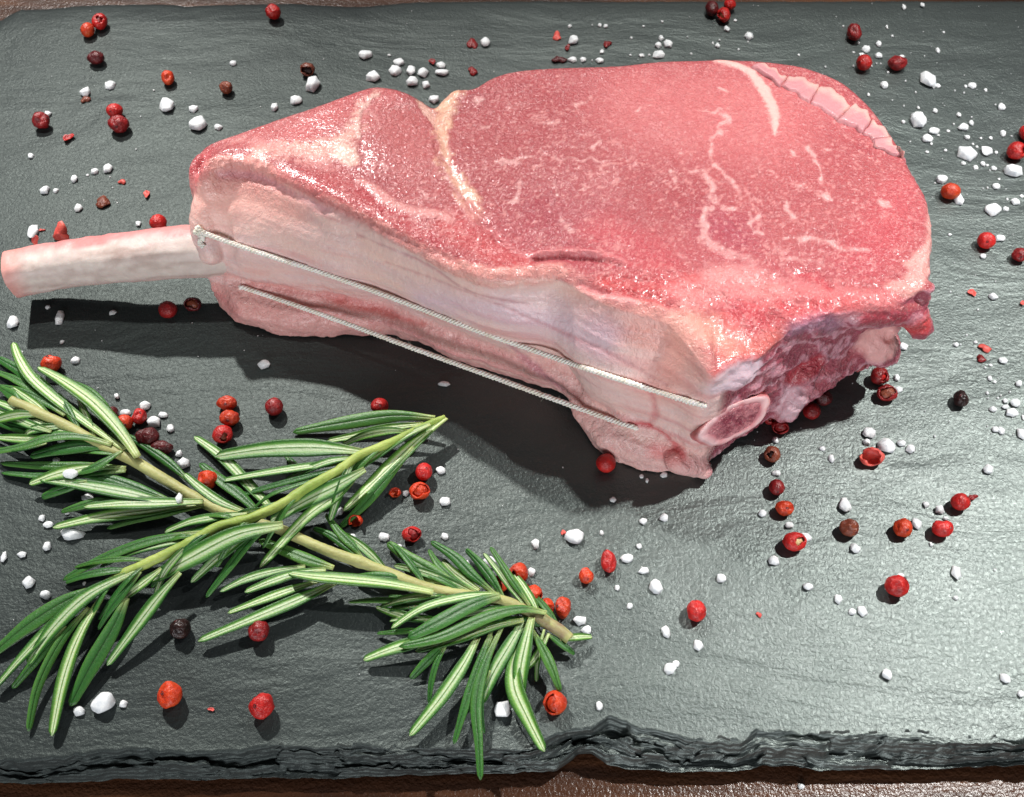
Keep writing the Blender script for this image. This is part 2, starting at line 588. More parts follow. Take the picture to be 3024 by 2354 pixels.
    # low felt feet keep the board off the table
    for fx, fy in ((-130, 90), (-130, 255), (160, 90), (160, 255)):
        th = np.linspace(0, 2 * math.pi, 16, endpoint=False)
        rows = [np.stack([fx + r * np.cos(th), fy + r * np.sin(th), 0 * th + z], 1) for r, z in ((0.1, -10.3), (5.5, -10.3), (6, -9.9), (6, -6.7), (0.1, -6.65))]
        link('foot', mesh_np('foot', np.concatenate(rows), grid_faces(5, 16, True)), o, M['table'])


build_table()
build_slate()

# ------------------------------------------------------------------ the chop
CHOP0 = Vector((5, 160, 0))
chop = empty('rib_chop', CHOP0)
tag(chop, 'thick raw pink rib chop with a long bare bone, tied with twine', 'meat')

ZT = 38.0
# (top px in V, top z, bottom px in V or None, bottom z, bulge mm)
ST = [
    ((430, 372), 36, (466, 640), 2, 4.5), ((465, 343), 37, (500, 686), 1, 5.5), ((510, 338), 37, (570, 712), 0, 5), ((560, 350), 37.5, (640, 722), 0, 4.5),
    ((610, 375), 38, (700, 720), 0, 4), ((690, 420), 38, (780, 722), 0, 3.5), ((760, 450), 38, (850, 722), 0, 3), ((830, 490), 38, (920, 742), 1, 2.5),
    ((900, 525), 38, (985, 775), 0, 2.5), ((980, 568), 38, (1060, 797), 0, 2.5), ((1050, 590), 38, (1130, 818), 1, 2.5), ((1120, 583), 38, (1190, 835), 3, 2.5),
    ((1180, 582), 38, (1218, 862), 3, 3), ((1228, 602), 38, (1232, 900), 1, 3), ((1272, 630), 37.5, (1258, 945), 0, 3.2), ((1330, 650), 37.5, (1300, 975), 0, 3.5),
    ((1430, 685), 37, (1370, 1008), 0, 2.5), ((1480, 740), 37, (1430, 1012), 0, 1.5), ((1520, 803), 35, (1485, 1005), 1, 1.0),
    ((1578, 769), 35, (1560, 950), 3, 0.5), ((1621, 765), 34, (1640, 895), 4, 0), ((1694, 700), 36, (1700, 880), 4, -1), ((1760, 674), 37, (1760, 838), 8, -1.5),
    ((1843, 652), 36.5, (1830, 788), 9, -1.5), ((1915, 640), 36, (1880, 764), 10, -1.0),
    ((1972, 612), 36, None, 0, 1), ((1986, 560), 36, None, 0, 1.5), ((1992, 500), 36, None, 0, 1.5), ((1980, 420), 35.5, None, 0, 1.5), ((1950, 368), 35, None, 0, 1.5),
    ((1915, 300), 34, None, 0, 1.5), ((1862, 228), 33.5, None, 0, 1.5), ((1800, 172), 33.5, None, 0, 1.5), ((1720, 140), 34, None, 0, 1.5), ((1650, 128), 35, None, 0, 1),
    ((1580, 123), 36, None, 0, 1), ((1500, 123), 36.5, None, 0, 1), ((1400, 126), 37, None, 0, 1), ((1330, 134), 37, None, 0, 1), ((1250, 137), 37, None, 0, 1),
    ((1170, 140), 37, None, 0, 1), ((1096, 147), 37, None, 0, 1), ((1050, 160), 37, None, 0, 1), ((1010, 183), 37, None, 0, 1), ((968, 189), 36.5, None, 0, 1),
    ((940, 212), 35.5, None, 0, 0), ((924, 226), 35, None, 0, 0), ((900, 210), 35.5, None, 0, 0), ((872, 195), 36, None, 0, 1), ((840, 184), 36.5, None, 0, 1),
    ((800, 180), 36.5, None, 0, 1), ((760, 190), 36.5, None, 0, 1), ((700, 212), 36.5, None, 0, 1), ((640, 233), 36, None, 0, 1), ((575, 255), 35.5, None, 0, 1),
    ((497, 283), 34.5, None, 0, 1), ((444, 303), 33.5, None, 0, 1), ((418, 327), 33, None, 0, 1), ((404, 352), 32, None, 0, 0.5), ((412, 385), 33, (455, 610), 6, 1.5)]
NFRONT = 25


def chop_body():
    T, B, BU = [], [], []
    for (t, tz, b, bz, bu) in ST:
        p = atc('V', *t, tz)
        T.append(p)
        B.append(atc('V', *b, bz) if b else None)
        BU.append(bu)
    T = np.array(T)
    n = len(T)
    tan = np.roll(T, -1, 0) - np.roll(T, 1, 0)
    nor = np.stack([tan[:, 1], -tan[:, 0]], 1)
    nor /= np.linalg.norm(nor, axis=1)[:, None]
    cen = T[:, :2].mean(0)
    if ((T[:, :2] - cen) * nor).sum() < 0:
        nor = -nor
    for i in range(n):
        if B[i] is None:
            B[i] = Vector((T[i, 0] - nor[i, 0] * 4.0, T[i, 1] - nor[i, 1] * 4.0, 0.0))
    B = np.array(B)
    N = 640
    Ts = catmull(T, N, True)
    Bs = catmull(B, N, True)
    bu = catmull(np.array(BU)[:, None], N, True)[:, 0]
    idx = np.linspace(0, n, N, endpoint=False)
    front = sm(idx, -0.5, 1.5) * (1 - sm(idx, 17.0, 19.5))
    tan = np.roll(Ts, -3, 0) - np.roll(Ts, 3, 0)
    nn = np.stack([tan[:, 1], -tan[:, 0]], 1)
    nn /= np.linalg.norm(nn, axis=1)[:, None]
    if ((Ts[:, :2] - cen) * nn).sum() < 0:
        nn = -nn
    for _ in range(26):
        nn = (np.roll(nn, 1, 0) + nn + np.roll(nn, -1, 0)) / 3
    rings = []
    for ins, dz in ((3.0, 0.25), (1.6, 0.1), (0.7, -0.35)):
        r = Ts.copy()
        r[:, :2] -= nn * ins
        r[:, 2] += dz
        rings.append(r)
    NS = 26
    for k in range(NS):
        s = k / (NS - 1)
        r = Ts + (Bs - Ts) * s
        r[:, 2] -= 1.1 * (1 - s) ** 6
        # rib roll above, crease, then the lower flap (front); plain round on the other sides
        g = 1.25 * math.exp(-((s - 0.36) / 0.25) ** 2) - 0.45 * math.exp(-((s - 0.72) / 0.06) ** 2) + 0.55 * math.exp(-((s - 0.86) / 0.09) ** 2)
        plain = math.sin(math.pi * min(1, s * 1.02)) ** 0.8 if s < 0.98 else 0.0
        amt = bu * (front * g + (1 - front) * plain)
        r[:, :2] += nn * amt[:, None]
        rings.append(r)
    r = Bs.copy()
    r[:, :2] -= nn * 2.0
    r[:, 2] = np.maximum(Bs[:, 2] - 0.6, 0.05)
    rings.append(r)
    # both caps run in to a spine down the middle of the chop
    SPN = np.array([atc('V', *q, 37.6) for q in ((475, 318), (620, 312), (800, 318), (1000, 350), (1250, 380), (1600, 400), (1850, 430))])
    SPN = catmull(SPN, 200)

    def spine(ring, z=None):
        d2 = ((ring[:, None, :2] - SPN[None, :, :2]) ** 2).sum(-1)
        t = d2.argmin(1)
        p = SPN[t].copy()
        if z is not None:
            p[:, 2] = z
        return p
    sp, sb = spine(rings[0]), spine(rings[-1], 0.05)
    capt = [sp + (rings[0] - sp) * f for f in (0.0, 0.1, 0.25, 0.4, 0.55, 0.7, 0.85, 0.94)]
    capb = [sb + (rings[-1] - sb) * f for f in (0.9, 0.7, 0.4, 0.15, 0.0)]
    rings = capt + rings + capb
    V = np.concatenate(rings)
    V[:, 2] = np.maximum(V[:, 2], 0.05)
    F = [tuple(q) for q in grid_faces(len(rings), N, True)]
    return V, F


def blob_chain(pts, seg=14, ring=10):
    """closed lump following a chain of (px, z, radius)"""
    P = np.array([[*atc('V', p[0], p[1], p[2]), p[3]] for p in pts])
    C = catmull(P, 24)
    d = np.gradient(C[:, :3], axis=0)
    d /= np.linalg.norm(d, axis=1)[:, None] + 1e-9
    rows = []
    up = np.array([0.1, 0.2, 1.0])
    th = np.linspace(0, 2 * math.pi, seg, endpoint=False)
    K = len(C)
    for i in range(-5, K + 5):
        j = min(max(i, 0), K - 1)
        e = 0 if 0 <= i < K else (i if i < 0 else i - K + 1)
        a = e / 5.0 * math.pi / 2
        c = C[j, :3] + d[j] * math.sin(a) * C[j, 3]
        r = max(C[j, 3] * math.cos(a), 0.02)
        s = np.cross(d[j], up)
        s /= np.linalg.norm(s) + 1e-9
        w = np.cross(s, d[j])
        rows.append(c + r * (np.cos(th)[:, None] * s + np.sin(th)[:, None] * w))
    V = np.concatenate(rows)
    F = [tuple(q) for q in grid_faces(len(rows), seg, True)]
    F.append(tuple(range(seg))[::-1])
    F.append(tuple(range((len(rows) - 1) * seg, len(rows) * seg)))
    return V, F


LUMPS = [
    [(1830, 655, 33, 4.5), (1890, 655, 31, 4.2), (1940, 668, 28, 3.4), (1962, 692, 24, 3.0)],
    [(1945, 665, 28, 2.6), (1962, 640, 31, 2.0), (1970, 615, 34, 2.0)],
    [(1825, 715, 17, 4.5), (1868, 728, 15, 5.0), (1882, 748, 12, 4.2)],
    [(1450, 980, 6, 3.6), (1486, 990, 4.2, 2.8), (1502, 1000, 3.0, 2.0)],
    [(1290, 830, 13, 3.0), (1330, 860, 12, 3.8), (1362, 884, 11, 3.8), (1382, 900, 10, 3.2)],
    [(1672, 875, 6, 3.0), (1690, 850, 10, 3.2), (1712, 820, 13, 2.6)],
    [(1520, 812, 29, 3.0), (1560, 802, 29, 3.4), (1590, 792, 29, 2.4)],
    [(1690, 808, 15, 2.6), (1720, 788, 17, 3.2), (1745, 768, 19, 2.4)],
    [(450, 540, 19, 3.0), (442, 490, 23, 4.0), (442, 445, 27, 3.8), (450, 410, 30, 2.8)],
    [(428, 338, 33, 1.2), (416, 362, 32, 1.5), (416, 395, 29.5, 1.5), (422, 420, 27, 1.4)],
]


def remeshed():
    V, F = chop_body()
    Vs, Fs, off = [V], list(F), len(V)
    for L in LUMPS:
        v, f = blob_chain(L)
        v[:, 2] = np.maximum(v[:, 2], 0.05)
        Vs.append(v)
        Fs += [tuple(i + off for i in q) for q in f]
        off += len(v)
    me = mesh_of('rough', np.concatenate(Vs), Fs)
    o = bpy.data.objects.new('rough', me)
    col.objects.link(o)
    bm = bmesh.new()
    bm.from_mesh(me)
    bmesh.ops.recalc_face_normals(bm, faces=bm.faces)
    bm.to_mesh(me)
    bm.free()
    r = o.modifiers.new('r', 'REMESH')
    r.mode = 'VOXEL'
    r.voxel_size = 0.40 * MM
    s = o.modifiers.new('s', 'SMOOTH')
    s.factor = 0.5
    s.iterations = 12
    dg = bpy.context.evaluated_depsgraph_get()
    out = bpy.data.meshes.new_from_object(o.evaluated_get(dg))
    bpy.data.objects.remove(o)
    bpy.data.meshes.remove(me)
    out.name = 'meat'
    return out


body = remeshed()
nv = len(body.vertices)
TRING = catmull(np.array([atc('V', *t[0], t[1]) for t in ST]), 360, True)
CO = np.empty(nv * 3, np.float32)
body.vertices.foreach_get('co', CO)
CO = CO.reshape(-1, 3).astype(float) / MM
NO = np.empty(nv * 3, np.float32)
body.vertices.foreach_get('normal', NO)
NO = NO.reshape(-1, 3).astype(float)
# the knife cut: one gently uneven plane instead of facets
tv = np.where(CO[:, 2] > 30.5)[0]
TN = np.roll(TRING, -1, 0)
for a_ in range(0, len(tv), 20000):
    ii_ = tv[a_:a_ + 20000]
    X_, Y_ = CO[ii_, None, 0], CO[ii_, None, 1]
    y0_, y1_ = TRING[None, :, 1], TN[None, :, 1]
    cr_ = ((y0_ > Y_) != (y1_ > Y_)) & (X_ < (TN[None, :, 0] - TRING[None, :, 0]) * (Y_ - y0_) / (y1_ - y0_ + 1e-9) + TRING[None, :, 0])
    ins_ = (cr_.sum(1) % 2) == 1
    d2 = ((CO[ii_, None, :2] - TRING[None, :, :2]) ** 2).sum(-1)
    w_ = 1 / (d2 + 4.0) ** 1.5
    zi = (w_ * TRING[None, :, 2]).sum(1) / w_.sum(1)
    dm = np.sqrt(d2.min(1))
    zt = zi + (38.2 - zi) * sm(dm, 0, 26) * 0.6 + 0.35 * fbm(CO[ii_] * np.array([0.07, 0.07, 0]), 3, 91)
    k_ = ins_ * sm(dm, 2.0, 8.0)
    CO[ii_, 2] += (zt - CO[ii_, 2]) * k_
    NO[ii_] = NO[ii_] + (np.array([0, 0, 1.0]) - NO[ii_]) * (k_ * 0.9)[:, None]
NO /= np.linalg.norm(NO, axis=1)[:, None]
_polys = [tuple(p.vertices) for p in body.polygons]
BVH = BVHTree.FromPolygons([Vector(c) for c in CO], _polys)
EYE = Vector((0, 0, CAM_H))


def hit(c, x, y):
    d = Vector(ray(*px(c, x, y))).normalized()
    p, n, i, dist = BVH.ray_cast(EYE, d)
    return p


def stroke_dist(c, pts, soft=1.0, seed=0, warp=0.25, dens=1.5):
    """distance (mm) of every vertex of the meat to a line drawn on its surface; (distance - local radius, nearest param)"""
    P = np.array([(p[0], p[1], p[2]) for p in pts], float)
    n = max(2, int(np.abs(np.diff(P[:, :2], axis=0)).sum() / (dens * 12)) + 2)
    C = catmull(P, n)
    H, R = [], []
    for q in C:
        h = hit(c, q[0], q[1])
        if h is not None:
            H.append(h)
            R.append(max(q[2], 0.05))
    D = np.full(nv, 1e3)
    if not H:
        return D
    H, R = np.array(H), np.array(R)
    # wander a little so that lines are not ruled
    lo, hi = H.min(0) - R.max() - soft - 4, H.max(0) + R.max() + soft + 4
    sel = np.where(((CO > lo) & (CO < hi)).all(1))[0]
    if not len(sel):
        return D
    X = CO[sel].copy()
    X += warp * np.stack([vnoise(X * 0.45, 5 + seed), vnoise(X * 0.45 + 31, 6 + seed), np.zeros(len(X))], 1)
    best = np.full(len(sel), 1e3)
    if len(H) == 1:
        best = np.linalg.norm(X - H[0], axis=1) - R[0]
    for i in range(len(H) - 1):
        a, b = H[i], H[i + 1]
        ab = b - a
        L = (ab * ab).sum()
        if L > 200:
            continue
        t = np.clip(((X - a) @ ab) / max(L, 1e-6), 0, 1)
        d = np.linalg.norm(X - a - t[:, None] * ab, axis=1) - (R[i] + (R[i + 1] - R[i]) * t)
        best = np.minimum(best, d)
    D[sel] = best
    return D


def C3(*a):
    return np.array(srgb(*a))


LEAN, LEAN2, LEAND = C3(173, 83, 88), C3(184, 97, 100), C3(144, 59, 70)
FAT, FATP, FATY = C3(240, 196, 180), C3(232, 166, 162), C3(238, 194, 164)
MEMB, MEMBP, FLAP = C3(226, 196, 192), C3(236, 200, 190), C3(224, 170, 164)
CHINE, CART, RED = C3(158, 82, 96), C3(216, 196, 206), C3(206, 74, 76)

n1 = fbm(CO * 0.055, 3, 101)
n2 = fbm(CO * 0.22, 4, 102)
n3 = fbm(CO * 0.9, 3, 103)
n4 = fbm(CO * np.array([0.10, 0.10, 0.5]) + 40, 3, 104)


def mixc(a, b, w):
    return a + (b - a) * np.clip(w, 0, 1)[:, None]


COLR = np.tile(LEAN, (nv, 1))
COLR = mixc(COLR, LEAN2, 0.5 + 0.9 * n1 + 0.25 * n2)
COLR = mixc(COLR, LEAND, sm(-n2, 0.12, 0.5) * 0.14)
WET = np.full(nv, 0.85)
DISP = 0.10 * n2 + 0.05 * n3
# sides
top = sm(NO[:, 2], 0.45, 0.75) * sm(CO[:, 2], 30.0, 33.0)
side = 1 - top
fx = CO[:, 0]
fronty = sm(-NO[:, 1], -0.25, 0.15) * side * (1 - sm(fx, 42, 46))
m = mixc(np.tile(MEMB, (nv, 1)), MEMBP, 0.5 + 1.0 * n4 + 0.4 * n2)
m = mixc(m, FLAP, sm(-CO[:, 2] + 14 + 6 * n4, -3, 6) * (1 - 0.6 * sm(fx, -5, 25)))
m = mixc(m, C3(214, 128, 126), sm(n3, 0.25, 0.6) * 0.25 * sm(18 - CO[:, 2], -4, 6))
COLR = mixc(COLR, m[:, :], fronty)
WET = WET * (1 - 0.6 * fronty)
backy = side * (1 - sm(-NO[:, 1], -0.25, 0.15))
COLR = mixc(COLR, mixc(np.tile(FATP, (nv, 1)), LEAN, 0.5 + 1.2 * n2), backy * (1 - sm(fx, 38, 44) * 0) )
chine = side * sm(fx, 42, 46) * sm(-NO[:, 1] + 0.7 * NO[:, 0], 0.1, 0.5)
wv = np.sin((CO[:, 2] + 0.45 * (fx - 40)) * 0.9 + 9.0 * n1 + 5.5 * n2)
COLR = mixc(COLR, mixc(np.tile(CHINE, (nv, 1)), C3(206, 150, 162), sm(wv, 0.15, 0.95)), chine)
DISP += chine * (0.22 * wv + 0.6 * n2 + 0.25 * n3 + 0.5 * fbm(CO * np.array([0.12, 0.12, 0.4]), 3, 151))
DISP += fronty * sm(15 - CO[:, 2], -2, 5) * (0.9 * fbm(CO * 0.16 + 3, 4, 121) + 0.3 * n2)
WET = WET + 0.3 * fronty * sm(15 - CO[:, 2], -2, 5)
DISP += fronty * (0.35 * fbm(CO * np.array([0.05, 0.05, 0.35]) + 9, 3, 111) + 0.12 * n2)
PAINTS = []


def paint(c, pts, color, soft=0.5, alpha=1.0, disp=0.0, wet=None, edge=0.55, nz=None, warp=0.35, breakup=0.0):
    global COLR, WET, DISP
    P = [(p[0], p[1], p[2] if len(p) > 2 else 1.0) for p in pts]
    d = stroke_dist(c, P, soft, seed=len(PAINTS), warp=warp)
    PAINTS.append(1)
    d = d + edge * (0.8 * n3 + 0.7 * n2)
    w = (1 - sm(d, -soft, soft)) * alpha
    if breakup:
        w = w * np.clip(1 - breakup * sm(n3 + 0.6 * n2, -0.1, 0.4), 0, 1)
    COLR = mixc(COLR, color, w)
    if disp:
        DISP = DISP + disp * w
    if wet is not None:
        WET = WET + (wet - WET) * w


# ---- broad tones of the cut face
paint('V', [(560, 290, 7), (700, 270, 8), (830, 250, 8), (880, 330, 6)], C3(206, 120, 120), 6, 0.7, edge=1.5)
paint('V', [(1180, 300, 14), (1400, 300, 16), (1650, 320, 14)], C3(172, 82, 87), 12, 0.5, edge=2)
paint('V', [(1180, 470, 9), (1260, 500, 9)], C3(166, 76, 88), 7, 0.55, edge=2)
paint('V', [(1530, 480, 5), (1570, 500, 5)], C3(170, 74, 92), 5, 0.6, edge=1.5)
paint('V', [(1400, 230, 16), (1600, 260, 16)], C3(222, 134, 134), 10, 0.5, edge=2)
paint('V', [(680, 375, 5), (760, 430, 3.5), (880, 500, 2)], C3(200, 96, 98), 3, 0.45, edge=1.2)
paint('V', [(640, 290, 4), (760, 210, 3), (840, 200, 3)], C3(216, 112, 114), 3, 0.5)
paint('V', [(970, 480, 4), (1060, 540, 3), (1120, 560, 2)], C3(206, 84, 84), 3, 0.7, edge=1.2)
paint('V', [(1290, 500, 5), (1400, 560, 5)], C3(206, 86, 92), 4, 0.6, edge=1.5)
paint('V', [(1840, 560, 5), (1900, 480, 6), (1930, 400, 4)], C3(208, 88, 98), 5, 0.5, edge=1.5)
paint('V', [(1300, 610, 2.6), (1400, 630, 2.2), (1480, 600, 2)], C3(206, 78, 78), 1.6, 0.8, edge=1.2)
# ---- bone and fat country at the near end of the face
paint('F', [(0, 200, 4), (300, 150, 4), (600, 180, 4), (900, 190, 3.6), (1150, 230, 3), (1330, 200, 2.4)], C3(228, 140, 140), 2.5, 0.75, edge=1.5)
paint('F', [(180, 60, 2), (420, 60, 2.4), (560, 110, 2)], FATP, 1.5, 0.8, edge=1.2)
paint('F', [(300, 290, 3), (420, 330, 3)], C3(190, 76, 86), 2, 0.7, edge=1.5)
paint('F', [(620, 260, 1.6), (720, 280, 1.2)], C3(198, 74, 82), 1.2, 0.8, edge=1.2)
paint('F', [(760, 60, 1.2), (860, 90, 1.6), (930, 150, 1.0)], C3(196, 76, 84), 0.8, 0.85, disp=-0.5)
paint('F', [(780, 330, 2), (900, 270, 2.2), (1080, 250, 1.6)], C3(220, 96, 98), 1.6, 0.6, edge=1.0)
paint('F', [(0, 380, 4), (130, 430, 4.6), (240, 480, 4), (300, 560, 3)], C3(232, 176, 156), 3.0, 0.65, edge=2.0, wet=0.5)
paint('F', [(250, 560, 2), (420, 540, 2), (560, 480, 2)], C3(224, 120, 110), 2, 0.6)
paint('F', [(180, 720, 1.0), (320, 630, 1.0), (470, 610, 0.8)], C3(214, 96, 96), 0.8, 0.8)
paint('F', [(230, 770, 3.0), (330, 720, 3.2), (440, 690, 2.6)], CART, 1.2, 0.85, wet=0.3, edge=1.0)
paint('F', [(690, 860, 3.4), (700, 920, 3.4), (660, 950, 3)], C3(218, 186, 194), 1.2, 0.85, wet=0.4, edge=1.0)
paint('F', [(1200, 500, 4), (1280, 520, 4.5), (1240, 580, 3)], C3(232, 178, 172), 1.4, 0.9, wet=0.4, edge=0.5)
paint('F', [(1440, 420, 3), (1540, 400, 3)], C3(200, 74, 76), 1.4, 0.9, wet=0.7)
paint('F', [(1180, 350, 2), (1400, 350, 2)], C3(178, 70, 82), 1.6, 0.8)
paint('F', [(700, 720, 2.4), (840, 650, 2.4)], C3(176, 62, 72), 1.2, 0.9, wet=0.9)
paint('F', [(900, 700, 3), (1060, 620, 3), (820, 800, 2.5)], C3(188, 92, 100), 2, 0.5, breakup=0.8)
paint('F', [(720, 420, 2.2), (860, 370, 2.4), (960, 400, 2)], C3(176, 140, 164), 1.6, 0.6)
# ---- seams of fat between the muscles
paint('V', [(560, 322, 2.2), (640, 322, 3.0), (715, 318, 3.6), (745, 290, 3.0), (762, 250, 1.3), (776, 215, 0.5), (800, 196, 0.3)], FAT, 2.0, 0.72, disp=0.2, edge=2.2, wet=0.6, breakup=0.35)
paint('V', [(480, 300, 1.2), (540, 300, 1.8), (620, 330, 2.0), (700, 350, 1.6)], FATP, 1.8, 0.6, edge=2.0, breakup=0.5)
paint('V', [(768, 300, 0.35), (766, 255, 0.4), (780, 222, 0.5), (805, 200, 0.3)], C3(240, 200, 188), 0.35, 0.8, edge=0.5, disp=0.15)
paint('V', [(778, 228, 0.25), (800, 250, 0.25), (812, 280, 0.2)], C3(232, 170, 168), 0.3, 0.6, edge=0.4)
paint('V', [(768, 330, 0.3), (772, 290, 0.35), (776, 240, 0.3)], C3(176, 74, 84), 0.5, 0.6, edge=0.4, disp=-0.3)
paint('V', [(735, 330, 2.8), (750, 350, 1.6)], FAT, 0.9, 0.85, disp=0.2, edge=0.9, wet=0.5)
paint('V', [(862, 190, 0.5), (900, 222, 1.0), (930, 262, 1.2), (946, 300, 0.8), (955, 345, 0.7)], FAT, 0.45, 0.9, disp=-0.15)
paint('V', [(985, 186, 1.4), (958, 214, 2.4), (946, 258, 2.2), (944, 300, 1.6), (950, 345, 1.4), (972, 388, 1.5), (998, 425, 1.8), (1020, 462, 0.9)], FATY, 1.3, 0.85, disp=0.3, edge=1.7, wet=0.6, breakup=0.2)
paint('V', [(925, 300, 0.5), (938, 345, 0.5), (965, 395, 0.6), (1010, 450, 0.4), (1060, 510, 0.3)], C3(164, 62, 76), 0.6, 0.6, disp=-0.4, edge=0.4)
paint('V', [(1000, 440, 1.4), (1030, 475, 1.2), (1060, 500, 0.5)], FATP, 1.2, 0.6, edge=1.4, breakup=0.4)
paint('V', [(905, 205, 0.8), (925, 228, 1.6), (950, 225, 1.6)], FATY, 0.8, 0.9, edge=0.5)
paint('V', [(955, 350, 0.35), (940, 330, 0.35), (930, 300, 0.3)], C3(170, 66, 80), 0.3, 0.7, disp=-0.35)
paint('V', [(765, 385, 0.6), (800, 402, 1.0), (832, 432, 1.2), (880, 452, 1.3), (925, 456, 1.4), (960, 470, 1.0)], FATP, 0.6, 0.9, disp=0.2, edge=0.8)
paint('V', [(760, 400, 1.2), (810, 440, 1.4), (880, 480, 1.4), (940, 520, 1.2)], C3(188, 74, 82), 1.0, 0.6, disp=-0.2, edge=0.9)
paint('V', [(440, 372, 1.8), (475, 350, 2.0), (530, 352, 2.0), (580, 372, 1.6), (650, 406, 1.2), (720, 440, 1.2), (790, 476, 1.3), (850, 508, 1.4), (910, 540, 1.6), (970, 572, 1.9), (1050, 594, 2.1), (1130, 586, 2.0), (1200, 580, 1.8)],
      C3(236, 172, 162), 0.8, 0.85, disp=0.25, edge=0.9, wet=0.75)
paint('V', [(1047, 490, 0.5), (1087, 524, 0.6), (1136, 547, 0.8), (1219, 543, 0.6), (1285, 543, 0.5), (1330, 560, 0.5)], C3(228, 146, 146), 0.4, 0.9, disp=0.2)
paint('V', [(1140, 553, 0.3), (1200, 550, 0.5), (1265, 551, 0.3)], C3(176, 74, 84), 0.5, 0.7, disp=0, edge=0.1, warp=0.1)
paint('V', [(1130, 545, 0.5), (1200, 541, 0.7), (1270, 543, 0.5)], C3(226, 152, 152), 0.4, 0.8, disp=0.4, edge=0.15, warp=0.1)
paint('V', [(1230, 600, 0.6), (1290, 612, 0.7), (1370, 616, 0.5), (1440, 640, 0.4)], C3(186, 76, 84), 0.6, 0.6, disp=0, edge=0.3)
paint('V', [(1240, 615, 1.0), (1290, 632, 1.0), (1350, 642, 0.9)], C3(226, 150, 156), 0.6, 0.8, disp=0.2)
# ---- rim
paint('C', [(-330, 376, 0.7), (0, 372, 0.8), (150, 385, 1.1), (300, 410, 1.2), (400, 455, 1.3), (480, 545, 1.5), (535, 640, 1.7), (565, 740, 1.3), (570, 830, 0.8), (572, 885, 0.3)], C3(236, 188, 180), 0.55, 0.9, disp=0.2, edge=0.6, wet=0.5)
paint('B', [(860, 550, 0.3), (1000, 462, 0.4), (1300, 430, 0.7), (1700, 408, 0.9), (2000, 384, 1.0)], C3(240, 202, 194), 0.4, 0.85, edge=0.35)
paint('A', [(1500, 852, 0.4), (1780, 752, 0.5), (2179, 617, 0.4)], C3(234, 178, 168), 0.5, 0.6, edge=0.5)
paint('C', [(1560, 1330, 0.6), (1600, 1450, 1.2), (1590, 1580, 1.6), (1500, 1670, 1.5), (1440, 1700, 1.2)], C3(234, 180, 172), 0.7, 0.85, edge=0.8)
paint('F', [(1555, 20, 1.8), (1500, 70, 2.0), (1440, 150, 2.0), (1330, 140, 1.4)], C3(236, 176, 168), 0.8, 0.85, edge=0.8)
# ---- marbling
MARB = [
    ('C', [(90, 715, .3), (180, 745, .4), (240, 715, .35)]), ('C', [(255, 700, .3), (252, 790, .7), (200, 850, .6), (170, 930, .7), (160, 1010, .8), (180, 1080, .5)]),
    ('C', [(180, 1080, .5), (240, 1140, .4), (310, 1210, .35), (370, 1290, .2)]), ('C', [(180, 1090, .4), (90, 1105, .3), (30, 1120, .2)]),
    ('C', [(120, 1140, .5), (155, 1220, .7), (175, 1290, .9), (240, 1330, .9), (300, 1330, .5)]), ('C', [(-20, 1000, .3), (20, 1060, .25)]),
    ('C', [(790, 960, .3), (845, 1035, .5), (868, 1120, .6), (885, 1190, .6), (935, 1285, .25)]), ('C', [(560, 870, .5), (610, 878, .5)]),
    ('C', [(620, 1540, .4), (780, 1530, .6), (900, 1545, .5), (1060, 1600, .4), (1180, 1610, .3)]), ('C', [(600, 1600, .4), (680, 1660, .6), (780, 1670, .5), (880, 1700, .4)]),
    ('C', [(1260, 1310, 1.0), (1310, 1320, 1.0)]), ('C', [(1420, 1400, .7), (1450, 1415, .6)]), ('C', [(690, 985, .4), (700, 1010, .4)]), ('C', [(540, 1120, .5), (590, 1135, .4)]),
    ('C', [(745, 1212, .45), (746, 1214, .45)]), ('C', [(150, 1340, .6), (110, 1440, .8), (130, 1560, .9), (240, 1620, 1.2), (420, 1680, 1.2)]),
    ('B', [(1000, 1055, .3), (1120, 1045, .4), (1250, 1040, .3)]), ('B', [(1620, 980, .25), (1700, 940, .4), (1750, 905, .25)]), ('B', [(1900, 730, .25), (1970, 690, .35), (2035, 655, .25)]),
    ('B', [(1535, 740, .4), (1545, 670, .4), (1620, 640, .25)]), ('B', [(1180, 1150, .3), (1165, 1230, .5), (1120, 1300, .8), (1080, 1310, .5)]), ('B', [(1380, 1180, .3), (1400, 1260, .6)]),
    ('B', [(1420, 1390, .3), (1480, 1470, .5), (1520, 1490, .3)]), ('B', [(1300, 800, .2), (1400, 785, .25)]), ('B', [(280, 1040, .35), (310, 1100, .3)]), ('B', [(920, 815, .5), (950, 820, .4)]),
    ('B', [(885, 655, .6), (910, 640, .5)]), ('B', [(2150, 1120, .6), (2160, 1200, .5)]), ('B', [(1830, 1050, .2), (1560, 1045, .25), (1400, 1035, .2)]), ('B', [(520, 1220, .3), (600, 1300, .35)]),
    ('B', [(1620, 1530, .5), (1640, 1540, .4)]), ('B', [(690, 1130, .4), (720, 1210, .5), (780, 1280, .7)]), ('C', [(960, 970, .2), (890, 965, .3)]), ('C', [(230, 570, .2), (285, 600, .25)]),
    ('C', [(650, 1300, .3), (700, 1390, .3)]), ('C', [(470, 1500, .4), (420, 1440, .35), (460, 1380, .3)]),
]
for c, p in MARB:
    paint(c, [(x, y, r * 0.9) for x, y, r in p], C3(236, 184, 180), 0.5, 0.8, disp=0.05, edge=0.85, warp=0.9, wet=0.9, breakup=0.5)
paint('V', [(1225, 615, 2.0), (1260, 645, 2.4), (1330, 668, 3.0), (1420, 700, 3.4), (1480, 765, 3.0), (1505, 800, 2)], C3(232, 178, 168), 3.0, 0.75, edge=1.6, wet=0.4)
